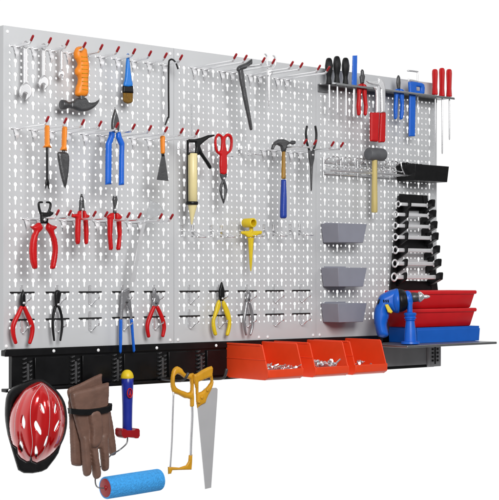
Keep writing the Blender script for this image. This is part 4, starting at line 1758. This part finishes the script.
puff(b, z([(36, 286), (50, 312), (62, 338), (82, 352), (84, 380), (98, 398), (124, 414), (136, 412), (142, 380), (150, 412), (170, 420), (205, 404), (238, 380), (262, 352), (283, 329), (268, 378), (252, 404), (216, 450), (192, 462), (150, 470), (110, 469), (84, 455), (70, 410), (52, 350)]), 0, .5, .14, step=.06, frame=Facing(DEP - 1.95))
part('visor', b, M['black'], hel)
b = B()
for pts in ([(196, 62), (150, 130), (140, 220), (150, 330), (140, 400)], [(198, 62), (222, 120), (228, 220), (214, 330), (176, 415)], [(190, 60), (110, 110), (74, 200), (70, 300)], [(205, 66), (262, 130), (280, 220), (262, 320)]):
    q2 = catmull([fr.to2(p) for p in z(pts)], 8, closed=False)
    VA = np.array(q2)
    loops = [as2(fr, z(outl), 2)]
    hh = dome_h(VA, seg_dist(VA, loops), None)
    sweep(b, [fr.to3(u, v, float(h_) - .012) for (u, v), h_ in zip(q2, hh)], .022, 6)
part('trim', b, M['dull'], hel)

# ------------------------------------------------------------------ gloves
z = lambda pts: ZZ(60, 370, 4.545, pts)


def glove(parts, label, S, remesh=.05):
    b = B()
    for poly, ds, th, R in parts:
        puff(b, z(poly), 0, th, R, sub=3, step=.12, frame=PlainBoard(S + ds))
    return tag(part('work_glove', b, M['leather'], remesh=remesh), label, 'glove', 'pair of leather gloves held by a strap')


glove([([(36, 88), (90, 62), (186, 16), (192, 40), (196, 110), (190, 180), (60, 190), (44, 140)], .0, .35, .18),
       ([(46, 120), (110, 100), (112, 250), (108, 330), (104, 400), (102, 432), (88, 438), (62, 434), (54, 420), (50, 330), (46, 230)], .0, .6, .26),
       ([(205, 160), (224, 162), (238, 230), (250, 310), (256, 370), (250, 386), (236, 390), (226, 376), (212, 300)], .0, .6, .26)],
      'rear brown leather glove with its cuff standing higher to the right', .75)
glove([([(52, 102), (130, 80), (216, 56), (222, 66), (222, 120), (220, 160), (226, 240), (222, 320), (205, 350), (110, 370), (96, 330), (70, 230), (58, 170)], .0, .62, .3),
       ([(98, 300), (128, 310), (136, 380), (142, 440), (140, 470), (126, 484), (112, 478), (106, 440), (100, 380)], .05, .75, .3),
       ([(134, 330), (166, 330), (176, 400), (184, 450), (184, 482), (170, 496), (156, 490), (148, 440), (138, 380)], .1, .75, .3),
       ([(180, 300), (212, 290), (220, 360), (222, 410), (220, 448), (206, 461), (194, 452), (188, 400)], .05, .75, .3),
       ([(134, 190), (176, 180), (192, 230), (194, 290), (184, 330), (164, 354), (146, 354), (138, 330), (140, 270), (132, 230)], .35, .65, .3)],
      'front brown leather glove with thumb folded across the palm', 1.3)
b = B()
S = 1.45
slab(b, z([(40, 173), (90, 178), (130, 178), (180, 172), (212, 165), (232, 150), (237, 158), (234, 182), (214, 192), (180, 198), (130, 204), (90, 204), (42, 199)]), S + .2, .5)
tag(part('strap', b, M['black'], bevel=.03), 'black band wrapped round the pair of brown gloves', 'strap')

# ------------------------------------------------------------------ paint roller
q = lambda x, y: (95 + x / 3.70, 365 + y / 3.70)
S = 1.6
t = thing('paint_roller', 'paint roller with blue foam sleeve, blue handle and yellow knob hanging below the rail', 'paint roller', P(132, 497, S))
b = B()
spin(b, q(122, 0)[0], S, [(q(0, 46)[1], 5.6), (q(0, 48)[1], 6.1), (q(0, 70)[1], 6.0), (q(0, 110)[1], 5.5), (q(0, 150)[1], 5.1), (q(0, 200)[1], 4.9), (q(0, 242)[1], 4.9), (q(0, 246)[1], 4.4)], 24, lean=-.2)
part('handle', b, M['navy'], t)
b = B()
spin(b, q(121, 0)[0], S, [(q(0, 17)[1], .6), (q(0, 18)[1], 2.2), (q(0, 22)[1], 3.9), (q(0, 29)[1], 5.4), (q(0, 38)[1], 6.3), (q(0, 46)[1], 6.5), (q(0, 49)[1], 6.2)], 24)
part('knob', b, M['yellow'], t)
b = B()
S2 = S + .58
wire(b, [P(*q(131 + 9 * math.cos(a), 104 + 17 * math.sin(a)), S2 - .03) for a in [2 * math.pi * k / 20 for k in range(20)]], .045, 1, 6, closed=True)
puff(b, [q(*p) for p in [(130, 93), (134, 93), (135, 103), (137, 112), (132, 117), (127, 112), (129, 103)]], S2 - .06, .12, .05)
part('emblem', b, M['red'], t)
b = B()
slab(b, [q(*p) for p in [(85, 240), (93, 233), (104, 235), (110, 240), (134, 240), (142, 233), (154, 234), (159, 240), (159, 260), (152, 269), (140, 270), (132, 266), (110, 266), (102, 270), (92, 266), (85, 257)]], S, .9)
part('collar', b, M['tip'], t, bevel=.12)
b = B()
tube(b, [q(122, 266) + (S, .75), q(121, 284) + (S, .75), q(113, 297) + (S, .75), q(90, 316) + (S, .75), q(60, 334) + (S - .6, .75), q(26, 372) + (S - 1.0, .75), q(6, 400) + (S - .8, .75), q(4, 440) + (S - .3, .75), q(20, 455) + (S, .75), q(60, 452) + (S, .75)], 6, 8)
part('frame_wire', b, M['rack'], t)
r0 = P(*q(40, 455), S)
r1 = P(*q(238, 424), S)
b = B()
rev(b, r0, r1, [(0, .74), (0, .83), (.015, .86), (.5, .87), (.985, .86), (1, .83), (1, .78)], 40)
part('foam_sleeve', b, M['foam'], t)
b = B()
d = (r0 - r1).normalized()
rev(b, r0 - d * .2, r0 + d * .03, [(0, .73), (.9, .73), (1, .68)], 30)
rev(b, r0 + d * .02, r0 + d * .14, [(0, .22), (.7, .2), (1, .1)], 14)
part('end_cap', b, M['tip'], t)

# ------------------------------------------------------------------ saws on the double utility hook
q = lambda x, y: (160 + x / 3.575, 355 + y / 3.575)
S = 2.2
t = thing('utility_hook', 'black rail hook with two upturned grey prongs holding both saws', 'hook', P(190, 382, .4))
b = B()
tube(b, [q(8, 86) + (.6, 1.1), q(40, 90) + (1.6, 1.1), q(74, 93) + (2.7, 1.2), q(92, 84) + (3.2, 1.3), q(102, 66) + (3.3, 1.6)], 6, 10)
part('prong', b, M['shelf'], t)
b = B()
tube(b, [q(150, 82) + (.6, 1.1), q(180, 86) + (1.8, 1.1), q(222, 84) + (3.0, 1.3), q(234, 74) + (3.3, 1.4), q(240, 52) + (3.4, 1.6)], 6, 10)
part('prong', b, M['shelf'], t)
b = B()
hp0, hp1 = P(*q(4, 86), .5), P(*q(160, 82), .5)
box(b, hp0.x, hp1.x, -.5, -.33, hp0.z - .12, hp0.z + .12)
part('mount_bar', b, M['rail'], t, bevel=.03)

t = thing('hacksaw', 'hacksaw with ochre loop handle and thin steel frame hanging left of the hand saw', 'saw', P(172, 474, S))
b = B()
puff(b, [q(*p) for p in [(38, 90), (42, 62), (50, 46), (64, 40), (80, 48), (88, 60), (100, 68), (118, 64), (125, 72), (123, 120), (124, 182), (108, 184), (108, 158), (88, 154), (66, 142), (46, 134), (39, 112)]], S, .8, .22,
     [[q(*p) for p in [(56, 78), (64, 68), (78, 76), (92, 86), (107, 88), (108, 132), (90, 130), (70, 122), (57, 108)]]], sub=2, step=.08)
part('handle', b, M['ochre'], t)
b = B()
tube(b, [q(50, 132) + (S, 1.0), q(47, 220) + (S, 1.0), q(44, 310) + (S, 1.0), q(38, 402) + (S, 1.0)], 4, 8)
part('blade', b, M['steel'], t)
b = B()
tube(b, [q(116, 180) + (S, 1.4), q(117, 220) + (S, 1.4), q(113, 300) + (S, 1.4), q(111, 362) + (S, 1.4)], 4, 8)
part('frame_rod', b, M['steel'], t)
b = B()
puff(b, [q(*p) for p in [(104, 358), (118, 355), (117, 384), (115, 410), (78, 411), (46, 412), (42, 424), (30, 426), (29, 400), (44, 400), (70, 402), (94, 394), (102, 380)]], S, .55, .13)
part('end_bracket', b, M['ochre'], t)

t = thing('hand_saw', 'hand saw with ochre handle and broad pale steel blade tapering downwards', 'saw', P(209, 488, S))
S = 2.5
b = B()
slab(b, [q(*p) for p in [(202, 117), (207, 122), (206, 150), (184, 474), (163, 479), (136, 192), (135, 160), (160, 120)]], S, .06)
part('blade', b, M['dull'], t)
b = B()
puff(b, [q(*p) for p in [(118, 70), (132, 66), (150, 54), (170, 44), (186, 39), (192, 46), (190, 70), (194, 100), (188, 118), (172, 150), (164, 172), (148, 180), (134, 190), (130, 170), (128, 120), (120, 90)]], S, .8, .2,
     [[q(*p) for p in [(140, 96), (160, 88), (180, 80), (181, 96), (170, 112), (150, 130), (140, 134)]]], sub=1, step=.08)
part('handle', b, M['ochre'], t)
b = B()
for x, y in ((152, 152), (172, 126), (142, 168)):
    c = P(*q(x, y), S + .22)
    rev(b, c, c + Vector((0, -.08, 0)), [(0, .13), (.7, .12), (1, .06)], 12)
part('rivets', b, M['ochre'], t)
